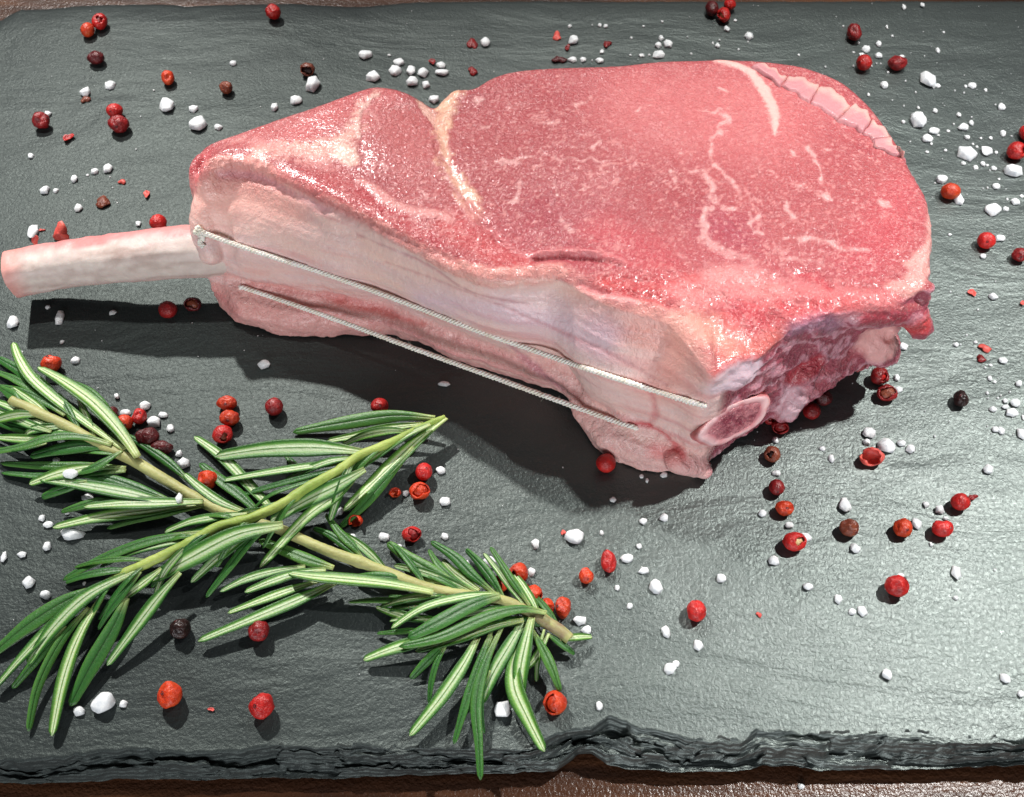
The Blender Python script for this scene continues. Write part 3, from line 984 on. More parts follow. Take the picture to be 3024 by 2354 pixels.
# ---- relief of the muscles, and the membrane's long streaks
paint('V', [(1150, 350, 12), (1350, 330, 16), (1600, 330, 14)], LEAN, 14, 0.0001, disp=10000.0 * 0.9, edge=0)
paint('V', [(800, 270, 5), (830, 330, 5)], LEAN, 8, 0.0001, disp=10000.0 * 0.8, edge=0)
paint('V', [(600, 290, 3), (700, 260, 3)], LEAN, 6, 0.0001, disp=10000.0 * 0.5, edge=0)
paint('V', [(500, 362, 1.0), (620, 402, 1.2), (760, 465, 1.2), (880, 522, 1.0), (970, 556, 0.8)], C3(168, 74, 84), 1.5, 0.45, disp=-2.2, edge=0.5)
paint('V', [(925, 240, .6), (945, 300, .7), (960, 360, .7), (1015, 455, .7), (1075, 520, .6), (1140, 552, .6)], C3(180, 84, 90), 1.2, 0.25, disp=-2.2, edge=0.4)
paint('V', [(1140, 553, .4), (1200, 549, .7), (1270, 552, .7), (1330, 566, .4)], C3(170, 72, 82), 0.6, 0.7, disp=-1.1, edge=0.35, warp=0.5)
paint('V', [(1150, 541, .6), (1210, 537, .8), (1275, 541, .6)], C3(226, 154, 152), 0.5, 0.7, disp=0.9, edge=0.2, warp=0.2)
paint('V', [(1235, 606, .6), (1280, 622, .8), (1350, 626, .7), (1430, 650, .5)], C3(184, 84, 92), 0.8, 0.55, disp=-1.2, edge=0.5)
paint('V', [(1300, 590, 1.2), (1360, 600, 1.4), (1440, 590, 1.2)], C3(198, 84, 88), 1.2, 0.6, disp=-0.8, edge=1.2)
paint('V', [(1580, 610, 1.4), (1660, 600, 1.2)], C3(196, 92, 96), 1.2, 0.5, disp=-0.8, edge=1.2)
stw = fbm(CO * np.array([0.035, 0.035, 0.55]) + 21, 4, 171)
COLR = mixc(COLR, C3(212, 146, 146), fronty * sm(stw, 0.08, 0.5) * 0.55)
COLR = mixc(COLR, C3(240, 206, 194), fronty * sm(-stw, 0.12, 0.5) * 0.5)
DISP = DISP + fronty * 0.25 * stw
# ---- the rib side: long tones and folds
paint('V', [(445, 430, 5), (520, 420, 5), (620, 440, 4)], C3(246, 188, 176), 5, 0.9, edge=1)  # pinkish cream, painted brighter where lamp_behind does not reach
paint('V', [(430, 520, 3), (600, 560, 3.2), (800, 620, 3), (1000, 690, 3)], C3(218, 188, 190), 3, 0.35, edge=1)
paint('V', [(900, 640, 3), (1100, 670, 3.5), (1280, 720, 4)], C3(220, 194, 208), 4.0, 0.7, edge=1)
paint('V', [(1380, 720, 4), (1440, 760, 5), (1400, 820, 4)], C3(230, 164, 152), 4, 0.7, edge=1)
paint('V', [(540, 600, .7), (640, 620, .9), (760, 645, .9), (880, 690, .8)], C3(202, 112, 112), 0.9, 0.5, disp=-0.4, edge=0.6)
paint('V', [(700, 640, .6), (800, 665, .6), (900, 690, .5)], C3(206, 104, 96), 0.8, 0.6, edge=0.8)
paint('V', [(760, 500, .3), (900, 560, .35), (1000, 620, .35), (1120, 650, .3)], C3(186, 128, 134), 0.35, 0.6, disp=-0.25, edge=0.3)
paint('V', [(820, 560, .3), (960, 610, .3), (1180, 700, .35), (1330, 770, .35), (1420, 820, .3)], C3(190, 124, 128), 0.4, 0.5, disp=-0.25, edge=0.3)
paint('V', [(1090, 740, .8), (1150, 790, .8), (1200, 830, .8)], C3(178, 108, 128), 1.0, 0.6, disp=-0.4, edge=0.6)
paint('V', [(1390, 830, .5), (1398, 870, .7), (1385, 912, .5)], C3(198, 104, 106), 0.8, 0.55, disp=-0.4, edge=0.5)
paint('V', [(1340, 905, .5), (1400, 915, .7), (1450, 960, .7), (1470, 990, .6)], C3(194, 72, 78), 0.6, 0.8, disp=-0.6, edge=0.5)
paint('V', [(1400, 960, 2), (1440, 975, 2.4)], C3(222, 120, 120), 1.5, 0.6)
paint('V', [(1470, 1000, 2), (1500, 1000, 1.6)], C3(230, 180, 176), 1.0, 0.8)
paint('V', [(404, 355, 2), (412, 400, 2), (440, 330, 1.6)], C3(202, 100, 104), 1.4, 0.7)
paint('V', [(470, 630, 2.4), (500, 660, 2.4)], C3(214, 132, 130), 2, 0.6)
paint('V', [(470, 372, 0.8), (540, 378, 0.9), (620, 412, 0.7), (700, 452, 0.5)], C3(212, 150, 158), 0.8, 0.6, disp=-0.5, edge=0.5)

rim = stroke_dist('V', [(465, 350, 2.0), (560, 362, 2.0), (650, 406, 1.8), (790, 476, 1.8), (910, 540, 2.0), (1050, 594, 2.2), (1180, 580, 2.2)], 2.0, 3)
DISP = DISP + (1 - sm(rim, -1, 1.2)) * (0.55 * fbm(CO * 0.42 + 7, 3, 141) + 0.35)
lowl = stroke_dist('V', [(1300, 600, 4), (1450, 630, 5), (1600, 650, 5), (1750, 640, 4), (1900, 620, 3)], 4.0, 4)
DISP = DISP + (1 - sm(lowl, -3, 4)) * 1.15 * fbm(CO * 0.33 + 17, 4, 143)
paint('V', [(1000, 470, 3), (1120, 520, 4), (1280, 540, 4), (1420, 540, 4), (1560, 560, 4), (1720, 580, 4), (1850, 570, 4)], C3(184, 84, 94), 6, 0.42, edge=2.5)
paint('V', [(1480, 640, 3), (1560, 600, 3), (1640, 620, 3)], C3(226, 150, 146), 2, 0.6, edge=2.0, breakup=0.5)
paint('V', [(1560, 690, 3), (1640, 670, 3), (1740, 650, 2)], C3(204, 84, 90), 2, 0.6, edge=1.5, breakup=0.5)
paint('V', [(600, 370, 2), (680, 400, 2.5)], C3(196, 84, 92), 2, 0.5, edge=1.2, breakup=0.4)
paint('V', [(440, 498, .5), (520, 528, .5), (740, 598, .4), (1000, 697, .4), (1300, 801, .5), (1400, 833, .6), (1500, 862, .8)], C3(206, 140, 142), 0.7, 0.3, disp=-0.45, edge=0.1, warp=0.0)
paint('V', [(500, 630, 3), (560, 650, 3), (640, 665, 2.5)], C3(226, 172, 166), 3, 0.6, edge=1)
paint('V', [(524, 614, .5), (600, 640, .5), (680, 668, .4)], C3(208, 140, 140), 0.7, 0.4, disp=-0.3, edge=0.1, warp=0.0)
paint('V', [(1240, 874, .4), (1350, 909, .6)], C3(206, 130, 132), 0.7, 0.4, disp=-0.5, edge=0.1, warp=0.0)
# grain of small pale flecks on the lean
leanness = 1 - np.clip(np.abs(COLR - LEAN).sum(1) * 2.2, 0, 1)
fl = sm(fbm(CO * np.array([1.25, 1.25, 1.25]), 3, 131), 0.22, 0.5)
COLR = mixc(COLR, C3(236, 172, 168), fl * 0.5 * leanness * top)
web = np.abs(fbm(CO * 0.085 + 0.35 * np.stack([n2, n3, n1], 1), 4, 161))
COLR = mixc(COLR, C3(230, 168, 165), (1 - sm(web, 0.008, 0.035)) * sm(fbm(CO * 0.05 + 3, 2, 163), -0.1, 0.25) * 0.55 * leanness * top)
COLR = np.clip(COLR, 0, 1)

NEW = CO + NO * DISP[:, None]
NEW[:, 2] = np.maximum(NEW[:, 2], 0.03)
body.vertices.foreach_set('co', (NEW * MM).astype(np.float32).ravel())
body.update()
set_col(body, 'Col', COLR)
set_f(body, 'wet', WET)
body.materials.clear()
meat = link('meat', body, chop, M['meat'])
meat['label'] = 'pale pink cut face and rib side of the raw chop'
BVH = BVHTree.FromPolygons([Vector(c) for c in NEW], _polys)


# ---- rib bone sticking out
def bone_handle():
    ctr = [(27, 585, 9.4, 5.5, 5.6), (90, 572, 10.2, 5.4, 5.6), (170, 560, 11.6, 5.4, 5.6), (260, 550, 13.4, 5.6, 5.8), (350, 541, 14.2, 5.8, 6.0), (430, 535, 14.6, 6.1, 6.2), (500, 530, 14.6, 6.1, 6.1)]
    P = np.array([[*atc('V', a, b, z), r1, r2] for a, b, z, r1, r2 in ctr])
    K, S = 110, 40
    C = catmull(P, K)
    d = np.gradient(C[:, :3], axis=0)
    d /= np.linalg.norm(d, axis=1)[:, None]
    th = np.linspace(0, 2 * math.pi, S, endpoint=False)
    rows, colr = [], []
    for i in range(K):
        s = np.cross(d[i], (0, 0, 1.0))
        s /= np.linalg.norm(s)
        w = np.cross(s, d[i])
        sq = lambda v_: np.sign(v_) * np.abs(v_) ** 0.78
        ringp = C[i, :3] + C[i, 3] * sq(np.cos(th))[:, None] * s * 1.0 + C[i, 4] * 0.96 * sq(np.sin(th))[:, None] * w
        if i < 1:
            pass
        rows.append(ringp)
    # rounded lip and slightly hollow cut end
    first = rows[0]
    c0 = C[0, :3]
    pre = [c0 + (first - c0) * f - d[0] * k for f, k in ((0.02, -0.5), (0.35, -0.35), (0.62, -0.05), (0.84, 0.12), (0.95, 0.12), (0.992, 0.05))]
    rows = pre + rows
    V = np.concatenate(rows)
    npre = len(pre) * S
    nz = fbm(V * 0.35, 4, 201)
    ctrs = np.concatenate([np.repeat(c0[None], npre, 0), np.repeat(C[:, :3], S, 0)])
    out = V - ctrs
    L = np.linalg.norm(out, axis=1)[:, None] + 1e-6
    V = V + out / L * (0.28 * nz + 0.2 * fbm(V * np.array([0.12, 1.1, 1.1]), 3, 203))[:, None] * np.minimum(1, L / 5)
    o2 = out / L
    upn = o2[:, 2] * 0.75 + o2[:, 1] * 0.65
    base = np.tile(C3(222, 208, 200), (len(V), 1))
    base = mixc(base, C3(206, 188, 182), 0.5 + 1.4 * fbm(V * np.array([0.06, 0.6, 0.6]), 3, 207))
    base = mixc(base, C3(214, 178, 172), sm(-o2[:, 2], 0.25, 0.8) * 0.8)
    base = mixc(base, C3(166, 138, 128), sm(fbm(V * np.array([0.035, 0.9, 0.9]) + 5, 4, 211), 0.08, 0.5) * 0.55)
    redw = sm(upn + 0.35 * fbm(V * 0.14, 4, 205), 0.55, 0.9)
    base = mixc(base, C3(208, 110, 112), redw * (0.55 + 0.5 * sm(V[:, 0], -60, -85)) * 0.75)
    base = mixc(base, C3(216, 146, 138), sm(-V[:, 0], 115.5, 121.5) * 0.8)
    base[:npre] = mixc(base[:npre], C3(222, 132, 122), np.full(npre, 0.9))
    base[:S * 2] = C3(206, 96, 88)
    me = mesh_np('rib_bone', V, grid_faces(len(rows), S, True))
    set_col(me, 'Col', np.clip(base, 0, 1))
    o = link('rib_bone', me, chop, M['bone'])
    o['label'] = 'bare greyish white rib bone with a red stained upper side'


bone_handle()


def bone_end():
    h = np.array(hit('V', 1566, 896))
    view = np.array(EYE) - h
    view /= np.linalg.norm(view)
    nrm = np.array([0.50, -0.72, 0.48])
    c0 = h + view * 4.0
    def onp(x, y):
        d = np.array(ray(*px('V', x, y)))
        return np.array(EYE) + d * ((c0 - np.array(EYE)) @ nrm) / (d @ nrm)
    p1, p2, q1, q2 = onp(1494, 936), onp(1641, 858), onp(1552, 868), onp(1584, 930)
    c = (p1 + p2 + q1 + q2) / 4
    a, b = (p2 - p1) / 2, (q1 - q2) / 2
    S = 56
    th = np.linspace(0, 2 * math.pi, S, endpoint=False)
    into = -view + np.array([-0.25, 0.1, 0.0])
    into = into / np.linalg.norm(into)
    out = -into
    wob = 1 + 0.05 * np.sin(2 * th + 0.6) + 0.025 * np.sin(5 * th)
    ell = lambda f: (np.cos(th) * f * wob)[:, None] * a + (np.sin(th) * f * wob)[:, None] * b
    rows, cl = [], []
    ring_c, pink, edge = C3(222, 184, 186), C3(206, 128, 130), C3(206, 112, 114)
    for f, k, cc in ((1.02, 14, pink), (1.05, 6, pink), (1.05, 2.0, edge), (1.02, 0.7, C3(216, 150, 150)), (0.97, 0.1, ring_c), (0.90, 0.0, ring_c), (0.80, 0.0, C3(208, 160, 164)), (0.70, 0.05, C3(176, 110, 118)), (0.6, 0.5, C3(150, 84, 94)), (0.3, 0.6, pink)):
        rows.append(c + ell(f) + into * k)
        cl.append(np.tile(cc, (S, 1)))
    V = np.concatenate(rows)
    V = V + 0.5 * np.stack([fbm(V * 0.45, 3, 301), fbm(V * 0.4, 3, 302), fbm(V * 0.4, 3, 303)], 1)
    V[:, 2] = np.maximum(V[:, 2], 0.1)
    me = mesh_np('rib_bone_end', V, grid_faces(len(rows), S, True))
    cc_ = np.concatenate(cl)
    set_col(me, 'Col', np.clip(mixc(cc_, C3(200, 92, 98), sm(fbm(V * 0.5, 3, 317), 0.1, 0.6) * 0.5), 0, 1))
    o = link('rib_bone_end', me, chop, M['bone'])
    o['label'] = 'sawn oval rib end with a pale rim round dark marrow'
    rows = []
    for f, k in ((0.78, 0.3), (0.70, -0.02), (0.5, -0.08), (0.3, -0.1), (0.1, -0.1), (0.005, -0.1)):
        rows.append(c + ell(f) + into * k)
    V = np.concatenate(rows)
    n = fbm(V * 0.9, 3, 311)
    V = V + out * (0.35 * n)[:, None]
    me = mesh_np('marrow', V, grid_faces(len(rows), S, True))
    set_col(me, 'Col', np.clip(mixc(np.tile(C3(120, 54, 68), (len(V), 1)), C3(196, 134, 140), 0.15 + 0.9 * n + np.repeat([0.7, 0.5, 0.2, 0.05, 0.0, 0.0], S)), 0, 1))
    set_f(me, 'wet', np.full(len(V), 0.8))
    mo = link('marrow', me, o, M['meat'])
    mo.matrix_parent_inverse = o.matrix_parent_inverse.copy()
    mo['label'] = 'dark red marrow in the sawn bone end'
    mo.matrix_parent_inverse = Matrix.Identity(4)


bone_end()

# ---- cracked fat blocks along the far rim
INNER = [(415, 440), (640, 568), (800, 662), (1010, 795), (1150, 858), (1235, 950), (1420, 1060)]
OUTER = [(470, 418), (650, 488), (885, 548), (1075, 668), (1232, 782), (1372, 945), (1424, 1045)]


def fat_blocks():
    cuts = [0.0, 0.98, 1.98, 2.95, 3.9, 4.6, 5.6]
    ii = lambda L, t: (np.interp(t, range(7), [p[0] for p in L]), np.interp(t, range(7), [p[1] for p in L]))
    SK = [0.0, 0.16, -0.10, 0.2, -0.16, 0.14, 0.0]
    for k in range(6):
        t0, t1 = cuts[k] + 0.008, cuts[k + 1] - 0.012
        nu, nw = 22, 14
        rows = []
        for w in np.linspace(-0.06, 1.0, nw):
            r = []
            for u_ in np.linspace(0, 1, nu):
                t = (t0 + SK[k] * (w - 0.5)) * (1 - u_) + (t1 + SK[k + 1] * (w - 0.5)) * u_
                a, b = ii(INNER, t), ii(OUTER, t)
                z0, z1 = 38.0, 36.2
                j_ = 9 * math.sin(5.1 * t + k) + 6 * math.sin(13 * t + 2 * k)
                b = (b[0] + j_, b[1] - j_)
                a = (a[0] + 0.8 * j_, a[1] - 0.5 * j_)
                q_ = (a[0] + (b[0] - a[0]) * w, a[1] + (b[1] - a[1]) * w)
                h_ = hit('C', *q_)
                p = np.array(h_ if h_ is not None and h_.z > 30 else atc('C', *q_, 35.5))
                e = min(u_, 1 - u_) * 2 * (t1 - t0)
                rr = min(1, e / 0.10 + 0.12) * min(1, (w + 0.06) / 0.14) * min(1, (1 - w) / 0.22)
                p[2] += (0.85 + 0.2 * math.sin(k * 2.3 + 1)) * math.sqrt(max(0, 1 - (1 - rr) ** 2)) - 0.08 - 0.9 * (rr <= 0.0)
                r.append(p)
            rows.append(r)
        V = np.array(rows).reshape(-1, 3)
        V = V + np.array([0, 0, 1.0]) * (0.22 * fbm(V * 0.5, 3, 400 + k))[:, None] + 0.2 * np.stack([vnoise(V * 0.6, 3), vnoise(V * 0.6, 4), 0 * V[:, 0]], 1)
        low = V.copy()
        low[:, 2] -= 4.0
        g = grid_faces(nw, nu)
        n = len(V)
        per = [i for i in range(nu)] + [r * nu + nu - 1 for r in range(1, nw)] + [(nw - 1) * nu + i for i in range(nu - 2, -1, -1)] + [r * nu for r in range(nw - 2, 0, -1)]
        F = [tuple(q) for q in g] + [tuple(int(i) + n for i in q[::-1]) for q in g]
        F += [(per[(i + 1) % len(per)], per[i], per[i] + n, per[(i + 1) % len(per)] + n) for i in range(len(per))]
        me = mesh_of('fat_block', np.concatenate([V, low]), F)
        bm = bmesh.new()
        bm.from_mesh(me)
        bmesh.ops.recalc_face_normals(bm, faces=bm.faces)
        bm.to_mesh(me)
        bm.free()
        VV = np.concatenate([V, low])
        wv_ = np.tile(np.repeat(np.linspace(0, 1, nw), nu), 2)
        c = mixc(np.tile(C3(196, 138, 143), (2 * n, 1)), C3(214, 172, 164), sm(wv_, 0.45, 0.85) + 0.4 * fbm(VV * 0.4, 2, 55))
        set_col(me, 'Col', np.clip(c, 0, 1))
        set_f(me, 'wet', np.full(2 * n, 0.35))
        o = link('fat_block', me, chop, M['meat'])
        if k == 2:
            o['label'] = 'widest block of the cracked white fat rim'


fat_blocks()


# ---- twine: one loop, two strands on the rib side
def ply_tube(name, path, parent, rad=0.35, off=0.31, pitch=2.5):
    path = np.asarray(path, float)
    L = np.concatenate([[0], np.cumsum(np.linalg.norm(np.diff(path, axis=0), axis=1))])
    K = max(8, int(L[-1] / 0.16))
    tt = np.linspace(0, L[-1], K)
    C = np.stack([np.interp(tt, L, path[:, i]) for i in range(3)], 1)
    d = np.gradient(C, axis=0)
    d /= np.linalg.norm(d, axis=1)[:, None]
    up = np.array([0, 0, 1.0])
    s = np.cross(d, up)
    s /= np.linalg.norm(s, axis=1)[:, None]
    w = np.cross(s, d)
    S = 7
    th = np.linspace(0, 2 * math.pi, S, endpoint=False)
    for ply in range(3):
        ph = tt / pitch * 2 * math.pi + ply * 2 * math.pi / 3
        o_ = off * (1 + 0.12 * vnoise(np.stack([tt * 0.8, 0 * tt, 0 * tt + ply], 1), 7))
        c = C + (np.cos(ph) * o_)[:, None] * s + (np.sin(ph) * o_)[:, None] * w
        rr = rad * (1 + 0.15 * vnoise(np.stack([tt * 1.7, 0 * tt, 0 * tt + ply], 1), 8))
        V = (c[:, None, :] + rr[:, None, None] * (np.cos(th)[None, :, None] * s[:, None, :] + np.sin(th)[None, :, None] * w[:, None, :])).reshape(-1, 3)
        me = mesh_np(name, V, grid_faces(K, S, True))
        n = vnoise(V * 0.6, 12)
        set_col(me, 'Col', mixc(np.tile(C3(252, 250, 244), (len(V), 1)), C3(240, 234, 220), 0.35 + 0.8 * n))
        link(name, me, parent, M['twine'])
    # stray fibres
    rnd = random.Random(len(path))
    Vf, Ff = [], []
    for _ in range(int(L[-1] / 1.3)):
        i = rnd.randrange(K)
        p = C[i]
        dirv = np.array([rnd.uniform(-1, 1), rnd.uniform(-1, 1), rnd.uniform(-0.6, 1)])
        dirv /= np.linalg.norm(dirv)
        l = rnd.uniform(0.6, 1.5)
        q = np.cross(dirv, d[i])
        q = q / (np.linalg.norm(q) + 1e-6) * 0.028
        k = len(Vf)
        bend = np.array([rnd.uniform(-.3, .3) for _ in range(3)])
        m1, m2 = p + dirv * l * 0.6 + bend * 0.3, p + dirv * l + bend
        r2 = np.cross(q, dirv)
        for base in (p, m1, m2):
            Vf += [base + q, base - q * 0.5 + r2 * 0.8, base - q * 0.5 - r2 * 0.8]
        for b in (0, 3):
            for e in range(3):
                Ff.append((k + b + e, k + b + (e + 1) % 3, k + b + 3 + (e + 1) % 3, k + b + 3 + e))
    me = mesh_of('loose_fibres', Vf, Ff)
    set_col(me, 'Col', np.tile(C3(238, 232, 216), (len(Vf), 1)))
    f = link('loose_fibres', me, parent, M['twine'])
    f['kind'] = 'stuff'


def build_twine():
    root = empty('butcher_twine', (5, 160, 0))
    tag(root, 'white twisted cotton twine tied lengthwise round the chop, two strands showing', 'twine')
    up_px = [(440, 498), (470, 508), (520, 528), (600, 553), (680, 578), (740, 598), (820, 627), (900, 658), (1000, 697), (1100, 735), (1200, 768), (1300, 801), (1400, 833), (1450, 849), (1488, 860)]
    P = []
    for q in up_px:
        h = hit('V', *q)
        if h is not None:
            P.append(np.array(h) + np.array((0, -0.45, 0.35)))
    P = np.array(P)
    # taut: smooth, never below the surface
    for _ in range(3):
        Q = P.copy()
        Q[1:-1] = (P[:-2] + P[2:] + 2 * P[1:-1]) / 4
        for i in range(1, len(P) - 1):
            if Q[i][1] > P[i][1]:
                Q[i] = P[i]
        P = Q
    start = hit('V', 428, 486)
    vw0 = (P[0] - np.array(EYE)) / np.linalg.norm(P[0] - np.array(EYE))
    pre = [P[0] + vw0 * 5 + np.array((-2.2, 0, 0.6)), P[0] + vw0 * 1.6 + np.array((-1.8, 0, 0.4))]
    vw = (P[-1] - np.array(EYE)) / np.linalg.norm(P[-1] - np.array(EYE))
    post = [P[-1] + vw * 1.2 + np.array((1.2, 0, -0.3)), P[-1] + vw * 4 + np.array((2.4, 0, -0.5))]
    Q = catmull(np.array(pre + list(P) + post), 200)
    E = np.array(EYE)
    for it in range(4):
        for i in range(2, 190):
            d = Q[i] - E
            L = np.linalg.norm(d)
            h, _, _, dist = BVH.ray_cast(EYE, Vector(d / L))
            if h is not None and L > dist - 0.55:
                Q[i] = E + d / L * (dist - 0.55)
        if it < 3:
            Q[3:189] = (Q[2:188] + Q[4:190] + 2 * Q[3:189]) / 4
    ply_tube('strand', Q, root)
    kp = [np.array(hit('V', *q) if hit('V', *q) is not None else atc('V', *q, 22)) + np.array((0, -0.5, 0.3)) for q in ((444, 500), (432, 492), (424, 484), (426, 498), (434, 506), (428, 516), (436, 526))]
    ply_tube('knot', catmull(np.array(kp), 60), root, 0.36, 0.36, 2.0)
    lo_px = [(524, 614), (560, 626), (640, 654), (760, 697), (860, 736), (940, 764), (1000, 786), (1100, 822), (1180, 851), (1260, 880), (1320, 900), (1350, 909)]
    P = []
    a, b = np.array(hit('V', 640, 654)), np.array(hit('V', 1290, 890))
    for q in lo_px:
        h = hit('V', *q)
        # the strand hangs straight between two points of the meat: where the line of sight crosses the upright plane through them
        d = np.array(ray(*px('V', *q)))
        nrm = np.array([-(b - a)[1], (b - a)[0], 0.0])
        t = ((a + np.array((0, -0.5, 0)) - np.array(EYE)) @ nrm) / (d @ nrm)
        p = np.array(EYE) + d * t
        if h is not None:
            h = np.array(h) + np.array((0, -0.4, 0.3))
            if np.linalg.norm(h - np.array(EYE)) < np.linalg.norm(p - np.array(EYE)) or q[0] < 630 or q[0] > 1300:
                p = h
        P.append(p)
    P = np.array(P)
    Q = P.copy()
    Q[1:-1] = (P[:-2] + P[2:] + 2 * P[1:-1]) / 4
    v1, v0 = Q[-1] - np.array(EYE), Q[0] - np.array(EYE)
    v1, v0 = v1 / np.linalg.norm(v1), v0 / np.linalg.norm(v0)
    Q = np.concatenate([Q, [Q[-1] + v1 * 1.0 + np.array((1.0, 0, -0.3)), Q[-1] + v1 * 4 + np.array((1.6, 0, -0.6))]])
    Q = np.concatenate([[Q[0] + v0 * 4 + np.array((-1.6, 0, 0.5)), Q[0] + v0 * 1.0 + np.array((-1.0, 0, 0.3))], Q])
    ply_tube('strand', catmull(Q, 160), root)


build_twine()
# ------------------------------------------------------------------ rosemary
def leaf_mesh(path, width, under, roll, seed):
    K = 22
    C = catmull(np.asarray(path, float), K)
    d = np.gradient(C, axis=0)
    d /= np.linalg.norm(d, axis=1)[:, None]
    s = np.cross(d, (0, 0, 1.0))
    s /= np.linalg.norm(s, axis=1)[:, None] + 1e-9
    w = np.cross(s, d)
    v = np.linspace(0, 1, K)
    rnd = random.Random(seed)
    wid = 0.52 * width * (0.40 + 0.60 * sm(v, 0.0, 0.45)) * (1 - 0.40 * sm(v, 0.55, 0.97)) * np.sqrt(np.clip(1 - ((v - 0.88) / 0.122).clip(0, 1) ** 2.4, 0.012, 1)) * (1 + 0.05 * np.sin(v * 9 + seed))
    if under:   # rolled margins, sunken pale band, midrib
        up = [(-1.0, 0.02), (-0.97, 0.20), (-0.84, 0.30), (-0.70, 0.24), (-0.58, 0.10), (-0.30, 0.03), (-0.10, 0.06), (0, 0.14), (0.10, 0.06), (0.30, 0.03), (0.58, 0.10), (0.70, 0.24), (0.84, 0.30), (0.97, 0.20), (1.0, 0.02)]
        dn = [(0.9, -0.22), (0.5, -0.36), (0.0, -0.36), (-0.5, -0.36), (-0.9, -0.22)]
    else:       # rounded back with a fine groove
        up = [(-1.0, -0.08), (-0.95, 0.10), (-0.80, 0.26), (-0.60, 0.38), (-0.36, 0.45), (-0.14, 0.44), (-0.05, 0.36), (0, 0.28), (0.05, 0.36), (0.14, 0.44), (0.36, 0.45), (0.60, 0.38), (0.80, 0.26), (0.95, 0.10), (1.0, -0.08)]
        dn = [(0.85, -0.20), (0.5, -0.16), (0.0, -0.14), (-0.5, -0.16), (-0.85, -0.20)]
    prof = np.array(up + dn)
    S = len(prof)
    acr = prof[:, 0].copy()
    acr[len(up):] = np.sign(acr[len(up):] + 1e-6) * 0.95
    tw = roll + rnd.uniform(-0.35, 0.35) * v
    ca, sa = np.cos(tw)[:, None], np.sin(tw)[:, None]
    x = prof[None, :, 0] * wid[:, None]
    z = prof[None, :, 1] * np.minimum(wid[:, None], 0.75)
    X, Z = x * ca - z * sa, x * sa + z * ca
    V = (C[:, None, :] + X[:, :, None] * s[:, None, :] + Z[:, :, None] * w[:, None, :]).reshape(-1, 3)
    low = V[:, 2].min()
    V[:, 2] = np.maximum(V[:, 2], 0.12 + 0.0 * V[:, 2])
    F = [tuple(q) for q in grid_faces(K, S, True)] + [tuple(range(S))[::-1], tuple(range((K - 1) * S, K * S))]
    me = mesh_of('leaf', V, F)
    set_f(me, 'across', np.tile(acr, K))
    set_f(me, 'along', np.repeat(v, S))
    return me


def stem_mesh(path, radii, seed, col_a, col_b, bark=None):
    P = np.concatenate([np.asarray(path, float), np.asarray(radii, float)[:, None]], 1)
    K, S = 150, 14
    C = catmull(P, K)
    d = np.gradient(C[:, :3], axis=0)
    d /= np.linalg.norm(d, axis=1)[:, None]
    s = np.cross(d, (0, 0, 1.0))
    s /= np.linalg.norm(s, axis=1)[:, None]
    w = np.cross(s, d)
    th = np.linspace(0, 2 * math.pi, S, endpoint=False)
    r = C[:, 3] * (1 + 0.16 * np.maximum(0, np.sin(np.linspace(0, 44, K))) ** 8)
    V = (C[:, None, :3] + r[:, None, None] * (np.cos(th)[None, :, None] * s[:, None, :] + np.sin(th)[None, :, None] * w[:, None, :]))
    V = V.reshape(-1, 3)
    V = V + 0.10 * np.stack([fbm(V * 1.2, 3, seed), fbm(V * 1.2, 3, seed + 1), fbm(V * 1.2, 3, seed + 2)], 1)
    V[:, 2] = np.maximum(V[:, 2], 0.1)
    F = [tuple(q) for q in grid_faces(K, S, True)] + [tuple(range(S))[::-1], tuple(range((K - 1) * S, K * S))]
    me = mesh_of('stem', V, F)
    n = fbm(V * np.array([0.16, 0.16, 0.5]), 3, seed + 5)
    c = mixc(np.tile(col_a, (len(V), 1)), col_b, 0.45 + 0.9 * n)
    if bark is not None:
        t = np.repeat(np.linspace(0, 1, K), S)
        c = mixc(c, bark, sm(t, 0.82, 0.93) * (1 - sm(t, 0.965, 0.975)) * (0.5 + 0.9 * fbm(V * 0.9, 3, 9)))
    set_col(me, 'Col', np.clip(c, 0, 1))
    return me


SPRIGS = {
    'A': dict(loc=('D', 1300, 1530), label='long rosemary sprig lying underneath, its cut woody end near the slate front edge',
              stem=[('D', 72, 876, 6.0, 1.35), ('D', 280, 972, 5.5, 1.5), ('D', 450, 1052, 5, 1.5), ('D', 650, 1165, 4.2, 1.5), ('D', 850, 1262, 3.6, 1.6), ('D', 1080, 1398, 3.0, 1.55),
                    ('D', 1300, 1530, 2.6, 1.5), ('D', 1520, 1625, 2.4, 1.45), ('G', 1760, 5, 2.3, 1.4), ('G', 1960, 95, 2.4, 1.45), ('H', 0, 168, 2.6, 1.5), ('H', 140, 215, 2.8, 1.5),
                    ('H', 310, 282, 3.0, 1.5), ('H', 570, 380, 3.6, 1.5), ('H', 800, 425, 4.2, 1.5), ('H', 1050, 465, 4.6, 1.55), ('H', 1250, 555, 4.4, 1.6), ('H', 1400, 650, 3.6, 1.6), ('H', 1462, 702, 3.2, 1.5)]),
    'B': dict(loc=('G', 1200, 90), label='rosemary sprig lying on top, its tip pointing at the chop',
              stem=[('E', 682, 982, 5.0, 0.6), ('E', 530, 1050, 5.4, 0.9), ('E', 330, 1150, 6.0, 1.1), ('E', 130, 1235, 6.6, 1.25), ('D', 2179, 1330, 6.9, 1.3), ('D', 1990, 1430, 7.2, 1.3), ('D', 1830, 1535, 7.4, 1.3),
                    ('D', 1600, 1640, 7.2, 1.3), ('G', 1375, -8, 6.9, 1.3), ('G', 1200, 92, 6.4, 1.3), ('G', 930, 222, 5.4, 1.3), ('G', 760, 300, 4.6, 1.15), ('G', 600, 390, 4.0, 0.8)]),
}
